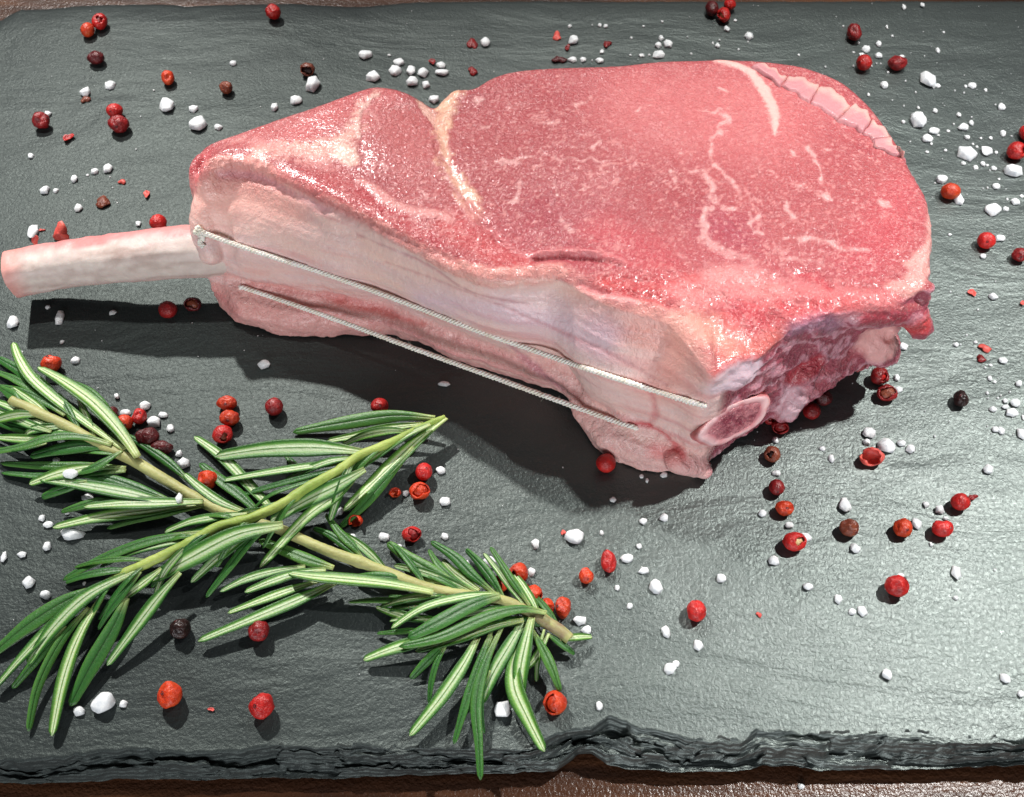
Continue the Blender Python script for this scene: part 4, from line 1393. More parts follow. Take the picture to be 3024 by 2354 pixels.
# sprig, crop, [base, ..., tip], width in crop px, underside up?, layer
LV = [
    ('A', 'D', [(800, 1195), (500, 980), (230, 760), (130, 620), (85, 505)], 78, 1, 1.5), ('A', 'D', [(885, 1240), (760, 1060), (600, 890), (420, 760), (245, 662)], 112, 1, 2.6),
    ('A', 'D', [(800, 1090), (680, 920), (580, 820), (475, 760)], 48, 0, 0.5), ('A', 'D', [(480, 1010), (330, 850), (180, 720), (-20, 600)], 84, 0, -0.5),
    ('A', 'D', [(420, 960), (250, 820), (100, 740), (-30, 690)], 72, 0, -1), ('A', 'D', [(420, 975), (300, 890), (150, 820), (-30, 785)], 66, 0, 0.3),
    ('A', 'D', [(345, 1062), (200, 990), (90, 930), (-40, 880)], 74, 1, 0.6), ('A', 'D', [(330, 1075), (200, 1035), (80, 985), (-40, 940)], 60, 1, 0.9),
    ('A', 'D', [(400, 1088), (250, 1075), (100, 1050), (-30, 1015)], 62, 0, -0.8), ('A', 'D', [(720, 1160), (520, 1108), (330, 1110), (150, 1170), (-40, 1212)], 84, 0, 1.4),
    ('A', 'D', [(730, 1180), (560, 1168), (380, 1190), (195, 1236)], 88, 0, 0.9), ('A', 'D', [(340, 1110), (180, 1125), (60, 1120), (-30, 1115)], 60, 1, -0.6),
    ('A', 'D', [(300, 1150), (180, 1175), (70, 1190), (-40, 1200)], 70, 1, 0.2), ('A', 'D', [(810, 1312), (560, 1300), (300, 1298), (5, 1280)], 62, 0, -0.6),
    ('A', 'D', [(810, 1330), (560, 1345), (300, 1362), (10, 1342)], 74, 0, -0.9), ('A', 'D', [(785, 1202), (690, 1260), (590, 1315), (490, 1345)], 66, 0, 1.6),
    ('A', 'D', [(640, 1290), (500, 1320), (350, 1355), (188, 1415)], 82, 1, 0.6), ('A', 'D', [(1130, 1548), (850, 1478), (560, 1425), (255, 1380)], 96, 1, 1.2),
    ('A', 'D', [(1140, 1545), (900, 1450), (700, 1380), (480, 1342)], 74, 0, 0.3), ('A', 'D', [(560, 1400), (450, 1432), (350, 1465), (268, 1502)], 62, 0, -0.8),
    ('A', 'D', [(820, 1510), (650, 1520), (520, 1555), (393, 1595)], 56, 0, -0.4), ('A', 'D', [(1305, 1528), (1050, 1535), (800, 1540), (540, 1562)], 92, 1, 1.6),
    ('A', 'D', [(1300, 1540), (1000, 1580), (650, 1625), (340, 1695)], 84, 1, 0.4), ('A', 'D', [(1300, 1560), (1100, 1600), (900, 1640), (690, 1700)], 60, 0, -0.4),
    ('A', 'D', [(1240, 1420), (1100, 1290), (960, 1190), (815, 1100)], 56, 0, -0.3), ('A', 'D', [(1575, 1592), (1420, 1530), (1290, 1440), (1185, 1348)], 66, 1, 1.0),
    ('A', 'D', [(1760, 1590), (1640, 1460), (1430, 1240), (1250, 1110)], 76, 1, -0.2), ('A', 'D', [(1700, 1640), (1560, 1500), (1420, 1390), (1285, 1282)], 78, 0, -0.4),
    ('A', 'D', [(2000, 1480), (1960, 1390), (1900, 1300), (1835, 1225)], 62, 0, -0.6), ('A', 'H', [(150, 185), (90, 110), (0, 20), (-80, -90)], 56, 0, 0.2),
    ('A', 'H', [(135, 195), (40, 110), (-60, 40), (-160, 0)], 50, 0, -0.3), ('A', 'G', [(2110, 250), (1960, 205), (1800, 140), (1640, 75)], 84, 0, -0.8),
    ('A', 'H', [(600, 402), (300, 348), (0, 318), (-160, 305), (-316, 284)], 118, 1, 2.2), ('A', 'G', [(2060, 262), (1880, 285), (1720, 335), (1548, 404)], 76, 1, 0.8),
    ('A', 'G', [(1930, 240), (1740, 270), (1560, 320), (1392, 400)], 56, 1, 0.4), ('A', 'G', [(2030, 330), (1850, 385), (1640, 460), (1440, 536)], 66, 1, 0.2),
    ('A', 'G', [(2130, 340), (1900, 445), (1600, 570), (1252, 714)], 88, 1, 0.6), ('A', 'H', [(740, 345), (590, 270), (440, 185), (308, 92)], 80, 0, 0.0),
    ('A', 'H', [(850, 405), (680, 330), (510, 270), (350, 236)], 58, 1, 0.8), ('A', 'H', [(820, 420), (700, 365), (600, 335), (500, 320)], 46, 1, 0.6),
    ('A', 'H', [(880, 412), (740, 330), (630, 230), (570, 134)], 50, 0, 0.6), ('A', 'H', [(985, 412), (850, 300), (730, 180), (583, 84)], 64, 0, 0.2),
    ('A', 'H', [(890, 390), (800, 330), (720, 270), (658, 200)], 62, 1, -0.6), ('A', 'H', [(1210, 492), (1110, 350), (1040, 240), (960, 118)], 44, 0, 1.8),
    ('A', 'H', [(1180, 492), (1090, 380), (1000, 260), (918, 158)], 48, 1, 1.2), ('A', 'H', [(640, 480), (420, 458), (240, 455), (62, 466)], 50, 0, -1.0),
    ('A', 'H', [(700, 590), (520, 575), (360, 540), (235, 498)], 56, 1, -0.5), ('A', 'H', [(760, 460), (620, 478), (460, 490), (318, 518)], 66, 1, 0.4),
    ('A', 'H', [(640, 500), (520, 465), (420, 440), (314, 428)], 40, 0, 0.0), ('A', 'H', [(680, 585), (560, 575), (430, 570), (322, 585)], 54, 1, -0.2),
    ('A', 'H', [(1005, 415), (800, 432), (540, 500), (333, 632)], 74, 1, 1.6), ('A', 'H', [(1020, 425), (850, 480), (620, 600), (438, 694)], 104, 0, 1.9),
    ('A', 'H', [(1315, 535), (1150, 510), (940, 560), (640, 690), (383, 748)], 84, 0, 2.3), ('A', 'H', [(1170, 580), (960, 625), (720, 705), (487, 776)], 78, 1, 1.2),
    ('A', 'H', [(640, 660), (500, 715), (330, 765), (157, 832)], 86, 1, 0.0), ('A', 'H', [(560, 640), (450, 648), (340, 658), (243, 664)], 40, 0, -0.8),
    ('A', 'H', [(690, 715), (600, 800), (530, 870), (455, 952)], 62, 0, -0.5), ('A', 'H', [(690, 720), (620, 850), (585, 980), (572, 1112)], 40, 0, -0.3),
    ('A', 'H', [(880, 690), (790, 860), (640, 1080), (448, 1314)], 90, 1, 0.4), ('A', 'H', [(970, 640), (890, 850), (800, 1120), (728, 1366)], 58, 0, 0.2),
    ('A', 'H', [(970, 680), (900, 850), (860, 1010), (834, 1175)], 44, 0, 0.0), ('A', 'H', [(1050, 590), (930, 850), (870, 1100), (885, 1350), (897, 1592)], 66, 0, 0.9),
    ('A', 'H', [(960, 900), (910, 1050), (905, 1180), (922, 1300)], 32, 0, -0.4), ('A', 'H', [(1190, 555), (1080, 740), (970, 930), (898, 1110)], 92, 1, 0.6),
    ('A', 'H', [(1222, 565), (1180, 740), (1150, 900), (1150, 1066)], 104, 1, 1.6), ('A', 'H', [(1215, 620), (1120, 820), (1110, 1000), (1190, 1190), (1302, 1412)], 108, 1, 0.6),
    ('A', 'H', [(1215, 630), (1290, 760), (1350, 890), (1400, 1032)], 66, 0, 1.0), ('A', 'H', [(1300, 640), (1270, 760), (1255, 860), (1250, 970)], 42, 1, 0.0),
    ('A', 'H', [(1330, 665), (1280, 760), (1230, 840), (1180, 892)], 48, 1, 0.2), ('A', 'H', [(1400, 700), (1470, 692), (1540, 686), (1602, 686)], 52, 1, -0.6),
    ('A', 'H', [(1320, 665), (1380, 710), (1440, 755), (1492, 796)], 50, 0, -0.4), ('A', 'H', [(1170, 680), (1110, 770), (1085, 850), (1080, 925)], 50, 0, -0.4),
    ('B', 'E', [(620, 992), (350, 978), (0, 1028), (-294, 1082)], 88, 0, -0.8), ('B', 'E', [(545, 1028), (330, 1055), (130, 1100), (-76, 1140)], 66, 1, -0.2),
    ('B', 'D', [(2330, 1208), (2050, 1182), (1720, 1190), (1388, 1238)], 118, 1, 0.6), ('B', 'D', [(2260, 1270), (2000, 1300), (1700, 1345), (1418, 1396)], 70, 1, 0.1),
    ('B', 'D', [(2200, 1310), (1980, 1365), (1740, 1430), (1503, 1502)], 60, 0, -0.5), ('B', 'E', [(590, 1030), (400, 1120), (230, 1230), (72, 1352)], 92, 1, 1.4),
    ('B', 'E', [(692, 988), (500, 1140), (260, 1370), (33, 1588)], 104, 1, 0.6), ('B', 'E', [(480, 1180), (300, 1390), (150, 1560), (8, 1695)], 66, 0, -0.8),
    ('B', 'E', [(170, 1320), (0, 1420), (-220, 1530), (-440, 1656)], 98, 1, 1.4), ('B', 'E', [(130, 1345), (-20, 1490), (-220, 1640), (-509, 1955)], 78, 1, 0.6),
    ('B', 'E', [(100, 1360), (-60, 1480), (-160, 1570), (-300, 1700)], 60, 0, -0.2), ('B', 'G', [(1790, -20), (1500, 40), (1220, 180), (945, 332)], 124, 1, 1.8),
    ('B', 'G', [(1700, -30), (1560, 40), (1380, 180), (1208, 342)], 72, 1, 0.8), ('B', 'G', [(1760, -30), (1600, 60), (1430, 270), (1302, 437)], 58, 0, 0.0),
    ('B', 'D', [(1590, 1602), (1380, 1630), (1220, 1660), (1060, 1725)], 74, 1, 0.8), ('B', 'D', [(1540, 1640), (1380, 1680), (1240, 1720), (1060, 1775)], 60, 0, 0.2),
    ('B', 'G', [(1290, 25), (950, 80), (650, 190), (398, 328)], 90, 0, -0.2), ('B', 'G', [(1270, 60), (1040, 100), (840, 150), (633, 242)], 70, 1, 0.6),
    ('B', 'G', [(620, 380), (420, 460), (180, 610), (-50, 800)], 108, 0, -0.4), ('B', 'G', [(640, 380), (420, 530), (170, 780), (-30, 1010)], 92, 1, 0.0),
    ('B', 'G', [(880, 262), (560, 420), (330, 640), (176, 864)], 108, 1, 0.9), ('B', 'G', [(420, 620), (290, 760), (180, 890), (78, 1012)], 58, 0, -0.8),
    ('B', 'G', [(560, 500), (380, 720), (240, 1000), (180, 1284)], 62, 0, -0.2), ('B', 'G', [(650, 425), (500, 680), (400, 960), (328, 1314)], 100, 1, 0.4),
    ('B', 'G', [(800, 440), (720, 620), (570, 880), (445, 1124)], 104, 0, -0.6), ('B', 'G', [(890, 275), (790, 400), (700, 510), (620, 642)], 52, 0, 0.8),
    ('B', 'G', [(1140, 280), (1000, 440), (840, 650), (678, 868)], 82, 1, 0.2), ('B', 'G', [(1020, 255), (940, 320), (850, 390), (753, 467)], 58, 1, 0.9),
    ('B', 'G', [(1240, 80), (1120, 190), (1020, 300), (955, 372)], 46, 0, -0.3), ('B', 'D', [(1850, 1540), (1700, 1590), (1560, 1660), (1400, 1740)], 60, 0, 0.0),
]


def build_rosemary():
    rnd = random.Random(4)
    for key, sp in SPRIGS.items():
        base = atc(*sp['loc'], 0)
        root = empty('rosemary_sprig', base)
        tag(root, sp['label'], 'rosemary')
        path = np.array([atc(q[0], q[1], q[2], q[3]) for q in sp['stem']])
        if key == 'B':
            me = stem_mesh(path, [q[4] * 0.82 for q in sp['stem']], 71, C3(172, 190, 96), C3(136, 164, 70))
        else:
            me = stem_mesh(path, [q[4] * 0.78 for q in sp['stem']], 61, C3(184, 186, 122), C3(158, 158, 100), C3(140, 116, 94))
        link('stem', me, root, M['stem'])
        for i, (k, c, pts, wpx, under, lay) in enumerate(LV):
            if k != key:
                continue
            nx, ny = px(c, *pts[0])
            # height of the stem where the leaf leaves it
            dd = [math.hypot(nx - px(q[0], q[1], q[2])[0], ny - px(q[0], q[1], q[2])[1]) for q in sp['stem']]
            z0 = sp['stem'][int(np.argmin(dd))][3] + (0.85 if lay > 1 else 0.35) * lay
            z1 = max(0.7, 1.5 + 1.25 * lay + rnd.uniform(-0.3, 0.5))
            n = len(pts)
            P = []
            for j, q in enumerate(pts):
                t = j / (n - 1)
                z = z0 + (z1 - z0) * t + (0.9 + 0.3 * lay) * 4 * t * (1 - t) * 0.6
                P.append(atc(c, q[0], q[1], max(z, 0.6)))
            sc = mm_per_px(*px(c, *pts[n // 2]), 3.0)[0] / CROPS[c][2]
            roll = rnd.uniform(-0.45, 0.45)
            me = leaf_mesh(P, wpx * sc * 1.03, bool(under), roll, i)
            link('leaf', me, root, M['under'] if under else M['upper'])

        # short filler leaves close to the stem
        K = len(path)
        spans = {'A': [(0.2, 4.2, 9), (11.8, 17.2, 11)], 'B': [(1.0, 6.2, 7), (6.2, 11.5, 10)]}[key]
        sgn = -1 if key == 'A' else 1
        for (a, b, n) in spans:
            for j in range(n):
                t = a + (b - a) * (j + rnd.random()) / n
                i0 = min(int(t), K - 2)
                p = path[i0] + (path[i0 + 1] - path[i0]) * (t - i0)
                d = (path[i0 + 1] - path[i0]) * sgn
                d = d / np.linalg.norm(d)
                side = (1 if j % 2 else -1) * rnd.uniform(0.25, 0.75)
                nrm = np.array([-d[1], d[0], 0])
                L = rnd.uniform(9, 16)
                dirv = d + nrm * side
                dirv /= np.linalg.norm(dirv)
                P = []
                for f in (0, 0.35, 0.7, 1.0):
                    q = p + dirv * L * f + d * L * 0.12 * f * f
                    q[2] = max(0.8, p[2] + 0.9 * 4 * f * (1 - f) - (p[2] - 1.2) * f * f * rnd.uniform(0.5, 1.0))
                    P.append(q)
                un = rnd.random() < 0.6
                link('leaf', leaf_mesh(P, rnd.uniform(1.5, 2.3), un, rnd.uniform(-0.7, 0.7), 500 + j), root, M['under'] if un else M['upper'])


build_rosemary()


# ------------------------------------------------------------------ pink peppercorns
def sphere_grid(nu, nv):
    th = np.linspace(0, math.pi, nv)
    ph = np.linspace(0, 2 * math.pi, nu, endpoint=False)
    T, P = np.meshgrid(th, ph, indexing='ij')
    return np.stack([np.sin(T) * np.cos(P), np.sin(T) * np.sin(P), np.cos(T)], -1).reshape(-1, 3), T.ravel(), P.ravel()


def close_poles(F, nu, nv):
    return [tuple(q) for q in F] + [tuple(range(nu))[::-1], tuple(range((nv - 1) * nu, nv * nu))]


def pepper_parts(rx, ry, rz, kind, rnd):
    """[(name, V, F, cls)] centred on the origin, mm"""
    sd = rnd.randrange(1000)
    nu, nv = 28, 20
    S, T, P = sphere_grid(nu, nv)
    F = close_poles(grid_faces(nv, nu, True), nu, nv)
    off = np.array([sd * 1.7, sd * 0.9, sd * 0.3])
    if kind in ('w', 'd'):
        amp = 0.08 if kind == 'w' else 0.19
        r = 1 + amp * 0.7 * fbm(S * 1.3 + off, 2, 3) + amp * 0.5 * np.abs(fbm(S * 2.6 + off, 2, 5)) - amp * 0.2
        for _ in range(1 if kind == 'w' else 3):
            a = rnd.uniform(0, 6.28)
            el = rnd.uniform(0.2, 1.3)
            d = np.array([math.cos(a) * math.cos(el), math.sin(a) * math.cos(el), math.sin(el)])
            g = np.clip(S @ d, -1, 1)
            r = r - (0.05 if kind == 'w' else 0.20) * np.exp(-((1 - g) / 0.07) ** 1.2)
        V = S * r[:, None]
        out = [('skin', V, F, 'c')]
        # stalk scar
        a, el = rnd.uniform(0, 6.28), rnd.uniform(0.3, 1.2)
        d = Vector((math.cos(a) * math.cos(el), math.sin(a) * math.cos(el), math.sin(el)))
        q = d.to_track_quat('Z', 'Y').to_matrix()
        rr = float(r[np.argmax(S @ np.array(d))])
        ring = []
        for f, h in ((0.16, -0.04), (0.15, 0.03), (0.10, 0.045), (0.05, 0.0)):
            for k in range(8):
                ring.append(np.array(q @ Vector((f * math.cos(k * math.pi / 4), f * math.sin(k * math.pi / 4), rr * 0.985 + h))))
        Fr = [tuple(x) for x in grid_faces(4, 8, True)] + [tuple(range(24, 32))]
        out.append(('stalk_scar', np.array(ring), Fr, 'scar'))
    else:
        # broken skin round a seed: opening of uneven outline
        op = {'h': 0.45, 's': 0.9, 'c': 1.3}[kind]
        nu, nv = 30, 12
        ph = np.linspace(0, 2 * math.pi, nu, endpoint=False)
        edge = op * (1 + 0.28 * np.sin(2 * ph + sd) + 0.2 * np.sin(3 * ph + sd * 2) + 0.10 * np.sin(7 * ph + sd))
        rows = []
        for rad in (1.0, 0.86):
            ks = range(nv) if rad == 1.0 else range(nv - 1, -1, -1)
            for k in ks:
                th = math.pi - (math.pi - edge) * (1 - k / (nv - 1)) if False else edge + (math.pi - edge) * (1 - k / (nv - 1))
                rows.append(rad * np.stack([np.sin(th) * np.cos(ph), np.sin(th) * np.sin(ph), np.cos(th)], 1))
        V = np.concatenate(rows)
        V = V * (1 + 0.12 * fbm(V * 1.5 + off, 2, 8))[:, None]
        Fs = [tuple(q) for q in grid_faces(2 * nv, nu, True)]
        a, el = rnd.uniform(-2.6, -0.5), rnd.uniform(0.35, 1.15)
        d = Vector((math.cos(a) * math.cos(el), math.sin(a) * math.cos(el), math.sin(el)))
        q = np.array(d.to_track_quat('Z', 'Y').to_matrix())
        out = [('skin', V @ q.T, Fs, 'c')]
        if kind in ('h', 's'):
            n2_, m2_ = 16, 12
            S2, _, _ = sphere_grid(n2_, m2_)
            r2 = 0.78 * (1 + 0.10 * fbm(S2 * 1.6 + off, 2, 9))
            V2 = S2 * r2[:, None] * np.array([1, 1, 0.85]) + np.array([0.05, 0, -0.02])
            out.append(('seed', V2 @ q.T, close_poles(grid_faces(m2_, n2_, True), n2_, m2_), 'seed'))
    sc = np.array([rx, ry, rz])
    return [(n, v * sc, f, c) for n, v, f, c in out]


# crop, x, y, w, h, kind, tint, seed tint, label
PEP = [
    ('A', 640, 140, 96, 100, 'h', 'r', 'd', 'red peppercorn with a dark dimple, touching an orange one at the upper left corner'),
    ('A', 563, 193, 88, 92, 'w', 'o', '', 'small orange peppercorn touching a dimpled red one at the upper left corner'),
    ('A', 617, 372, 110, 86, 'd', 'm', '', 'brown and maroon peppercorn below the touching pair at the upper left'),
    ('A', 1757, 78, 98, 96, 'd', 'r', '', 'bright red dented peppercorn alone near the far edge, above the chop tip'),
    ('A', 1080, 500, 86, 90, 'd', 'o', '', 'orange red peppercorn just above a large salt crystal, left of the chop'),
    ('A', 1453, 563, 84, 82, 'd', 'b', '', 'small brown orange peppercorn just above the left slope of the chop'),
    ('A', 1980, 447, 96, 84, 's', 'b', 'k', 'cracked brown peppercorn leaning on a pointed white salt crystal'),
    ('A', 262, 778, 112, 104, 'd', 'd', '', 'pointed dark red peppercorn near the left margin, a salt grain at its shoulder'),
    ('A', 738, 712, 106, 90, 'w', 'r', '', 'smooth bright red peppercorn half behind a wrinkled darker one'),
    ('A', 765, 797, 132, 112, 'd', 'd', '', 'large wrinkled dark red peppercorn in front of a smooth bright one'),
    ('A', 1018, 1432, 110, 104, 'w', 'r', '', 'glossy red peppercorn peeping out behind the bare bone'),
    ('C', 172, 52, 86, 96, 'w', 'm', '', 'maroon peppercorn, leftmost of three touching ones at the far edge'),
    ('C', 285, 27, 78, 82, 'd', 'r', '', 'red peppercorn cut by the far picture edge, in a group of three'),
    ('C', 248, 96, 82, 92, 'h', 'r', 'cream', 'red peppercorn with a cream crack, lowest of three at the far edge'),
    ('C', 1087, 205, 98, 110, 'd', 'd', '', 'dark red peppercorn standing highest in the scatter at the upper right'),
    ('C', 1150, 403, 102, 100, 'w', 'r', '', 'round red peppercorn among salt grains behind the right rim of the chop'),
    ('C', 1365, 405, 122, 88, 'd', 'd', '', 'brownish red oblong peppercorn right of a round red one behind the chop'),
    ('C', 1706, 1230, 124, 106, 'w', 'o', '', 'orange red peppercorn beside the right rim of the chop, salt clinging behind it'),
    ('C', 1938, 1547, 112, 108, 'w', 'r', '', 'round red peppercorn with a long salt grain touching its right side'),
    ('C', 2152, 1640, 100, 90, 'd', 'd', '', 'brownish red peppercorn on the right margin level with the chop bone corner'),
    ('C', 2132, 972, 118, 112, 'h', 'r', 'd', 'hollow red peppercorn showing its round opening at the right margin'),
    ('C', 2192, 855, 84, 100, 'w', 'r', '', 'red peppercorn cut by the right margin, above the hollow one'),
    ('F', 1250, 722, 118, 116, 'h', 'd', 'r', 'dark red peppercorn with a hole, upper of two touching beside the chop bone corner'),
    ('F', 1298, 828, 132, 106, 's', 'd', 'b', 'dark red split peppercorn, lower of two touching beside the chop bone corner'),
    ('F', 1772, 868, 96, 106, 'd', 'k', '', 'single brown black peppercorn out on the slate right of the chop'),
    ('F', 885, 862, 116, 104, 'd', 'm', '', 'brown maroon peppercorn in the shade under the chop bone corner'),
    ('F', 812, 945, 116, 112, 'w', 'd', '', 'glossy dark red peppercorn in the shade beside pale cartilage'),
    ('F', 540, 992, 80, 86, 'h', 'd', 'd', 'small dark red hollow peppercorn touching the sawn bone end'),
    ('F', 612, 1045, 112, 100, 's', 'd', 'd', 'cracked dark red peppercorn in the shade right of the sawn bone end'),
    ('F', 558, 1222, 100, 110, 'h', 'b', 'k', 'brown cracked peppercorn with a dark hole below the sawn bone end'),
    ('F', 588, 1437, 102, 104, 'w', 'd', '', 'round crimson peppercorn, upper of a close pair in front of the chop bone corner'),
    ('F', 640, 1570, 124, 100, 'd', 'o', '', 'orange red lopsided peppercorn, lower of a close pair in front of the chop bone corner'),
    ('F', 1200, 1240, 160, 120, 'c', 'p', '', 'pink red open peppercorn husk below three large salt crystals'),
    ('F', 1770, 1530, 124, 112, 'w', 'r', '', 'crimson peppercorn with a dark skin splinter at its right side'),
    ('F', 1056, 1697, 126, 112, 'd', 'b', '', 'brown peppercorn below the long upright salt crystal'),
    ('F', 1400, 1697, 130, 118, 'd', 'o', '', 'orange red peppercorn with a tall salt crystal at its right'),
    ('F', 1653, 1699, 132, 118, 'd', 'r', '', 'crimson peppercorn right of the tall salt crystal, a salt grain behind it'),
    ('D', 1080, 292, 120, 112, 'w', 'd', '', 'dark red peppercorn in the shadow of the bare bone'),
    ('D', 1240, 256, 110, 92, 's', 'm', 'b', 'brown broken peppercorn in the bone shadow next to the chop flap'),
    ('D', 332, 642, 126, 118, 'd', 'o', '', 'orange red peppercorn behind the rosemary tips at the left margin'),
    ('D', 720, 968, 84, 104, 'w', 'm', '', 'dark red peppercorn half hidden behind a broad rosemary leaf'),
    ('D', 800, 1020, 108, 106, 'w', 'o', '', 'bright orange peppercorn touching a broad rosemary leaf'),
    ('D', 893, 978, 94, 106, 'd', 'r', '', 'red orange peppercorn between two salt crystals beside the rosemary'),
    ('D', 953, 1112, 152, 116, 'd', 'm', '', 'glossy maroon oval peppercorn beside the rosemary stem'),
    ('D', 1040, 1182, 150, 88, 'd', 'm', '', 'flat maroon cracked peppercorn just below a glossy oval one'),
    ('D', 1460, 890, 132, 96, 'd', 'o', '', 'red orange oval peppercorn, top of a column of three touching ones'),
    ('D', 1476, 990, 126, 110, 'd', 'o', '', 'glossy red orange peppercorn, middle of a column of three touching ones'),
    ('D', 1433, 1097, 132, 122, 'h', 'r', 'b', 'red cracked peppercorn, lowest of a column of three touching ones'),
    ('D', 1765, 918, 118, 118, 'w', 'd', '', 'round dark red peppercorn with a pale dot, alone right of the column of three'),
    ('D', 1335, 1390, 134, 124, 'd', 'o', '', 'wrinkled orange red peppercorn between the crossing rosemary sprigs'),
    ('E', 265, 915, 114, 110, 'w', 'r', '', 'round red peppercorn just above the tip of the upper rosemary sprig'),
    ('E', 548, 1337, 112, 116, 'w', 'r', '', 'red peppercorn right of the upper rosemary sprig, above an opened one'),
    ('E', 520, 1460, 136, 116, 's', 'o', 'o', 'opened orange peppercorn showing its seed, below a whole red one'),
    ('E', 1720, 1282, 130, 124, 'w', 'r', '', 'round red peppercorn touching the lower front corner of the chop'),
    ('E', 362, 1470, 78, 66, 'c', 'o', '', 'broken orange brown husk in the shade of the upper sprig tip'),
    ('E', 108, 1655, 100, 86, 'c', 'o', '', 'curved orange husk tucked under the upper rosemary sprig'),
    ('H', 460, 38, 126, 100, 's', 'r', 'd', 'red cracked peppercorn between two salt crystals above the lower rosemary tuft'),
    ('H', 1137, 285, 124, 128, 'h', 'o', 'm', 'orange peppercorn with a large dark hole beside thin rosemary leaves'),
    ('H', 1026, 350, 106, 116, 'd', 'o', '', 'orange red peppercorn left of the one with a dark hole'),
    ('H', 1232, 420, 118, 120, 'h', 'o', 'r', 'orange red split peppercorn above the woody stem end'),
    ('H', 1318, 492, 96, 104, 'd', 'o', '', 'orange peppercorn touching the woody stem end'),
    ('H', 1418, 500, 104, 140, 'd', 'o', '', 'shrivelled orange brown peppercorn right of the woody stem end'),
    ('H', 556, 436, 112, 74, 'd', 'o', '', 'orange red peppercorn hidden under leaves of the lower rosemary tuft'),
    ('H', 1563, 300, 96, 104, 'd', 'o', '', 'small crumpled orange red peppercorn left of an upright red one'),
    ('H', 1705, 210, 100, 146, 'd', 'r', '', 'upright red wrinkled peppercorn below the round large salt crystal'),
    ('H', 1368, 1105, 148, 150, 's', 'o', 'o', 'orange broken peppercorn like a rose near the slate front edge'),
    ('G', 1140, 632, 134, 130, 'd', 'k', '', 'glossy black peppercorn in the lower left, between rosemary leaves'),
    ('G', 1637, 648, 136, 140, 'd', 'd', '', 'dark red peppercorn touching a long rosemary leaf tip'),
    ('G', 1075, 1053, 158, 168, 'd', 'o', '', 'large orange red peppercorn near the front edge right of a big salt crystal'),
    ('G', 1655, 1125, 162, 160, 'd', 'r', '', 'large bright red creased peppercorn near the front edge'),
    ('I', 70, 523, 128, 136, 'd', 'r', '', 'red peppercorn with a dimple on the open slate right of the stem end'),
    ('I', 1335, 366, 150, 140, 'd', 'r', '', 'large crimson peppercorn with a salt grain behind it at the lower right'),
    ('I', 690, 86, 152, 122, 'h', 'r', 'cream', 'red peppercorn split to show cream, with salt behind it'),
]
FLAKES = [
    ('A', 440, 890, 62, 44, 'r', 'tiny red pepper husk with a white glint near the left margin'), ('A', 550, 638, 52, 38, 'b', 'brown pepper skin flake just below a white salt crystal, upper left'),
    ('A', 785, 1168, 44, 32, 'p', 'small pink skin flake left of the chop, above a thin one'), ('A', 945, 1250, 40, 46, 'p', 'thin pink skin flake left of the chop corner'),
    ('A', 662, 1300, 100, 70, 'b', 'curled brown red pepper husk above the bare bone'), ('A', 405, 1516, 112, 84, 'p', 'large pink skin flake standing behind the bare bone'),
    ('A', 240, 1560, 46, 44, 'p', 'small pink skin flake behind the bone near its cut end'), ('A', 268, 1478, 34, 14, 'p', 'tiny pink skin sliver right of an oblong salt crystal, above the bone'),
    ('B', 860, 280, 56, 84, 'd', 'upright red skin flake beside a white salt crystal behind the chop notch'), ('B', 604, 398, 40, 36, 'd', 'tiny red skin flake at the salt cluster behind the chop notch'),
    ('B', 864, 458, 62, 40, 'd', 'curled red skin flake just behind the far edge of the chop face'), ('B', 1405, 232, 58, 44, 'p', 'pink red skin flake left of a salt crystal behind the chop'),
    ('B', 1472, 307, 32, 32, 'd', 'tiny red skin chip below a salt crystal behind the chop'), ('B', 1728, 282, 48, 40, 'd', 'red skin chip behind the middle of the chop'),
    ('B', 1418, 384, 80, 44, 'm', 'dark red skin flake peeping over the far edge of the chop'),
    ('F', 1845, 183, 42, 42, 'p', 'small pink skin disc right of the chop, left of a salt crystal'), ('F', 1930, 540, 78, 46, 'p', 'pink red skin flake, upper of two right of the chop nub'),
    ('F', 1905, 608, 62, 40, 'd', 'red skin flake, lower of two right of the chop nub'), ('F', 2168, 250, 28, 24, 'p', 'pink skin chip on the right margin'), ('F', 1850, 1498, 60, 36, 'd', 'dark skin splinter at the right side of a crimson peppercorn'),
    ('H', 1420, 24, 26, 34, 'p', 'pink skin chip at the left side of the round large salt crystal'), ('G', 1335, 1143, 36, 22, 'p', 'tiny red skin chip between the two large peppercorns at the front'),
    ('I', 467, 545, 32, 30, 'p', 'tiny pink red skin dot on the open slate at the lower right'), ('H', 1200, 405, 50, 80, 'd', 'dark orange skin shard leaning on a split peppercorn above the stem end'),
]


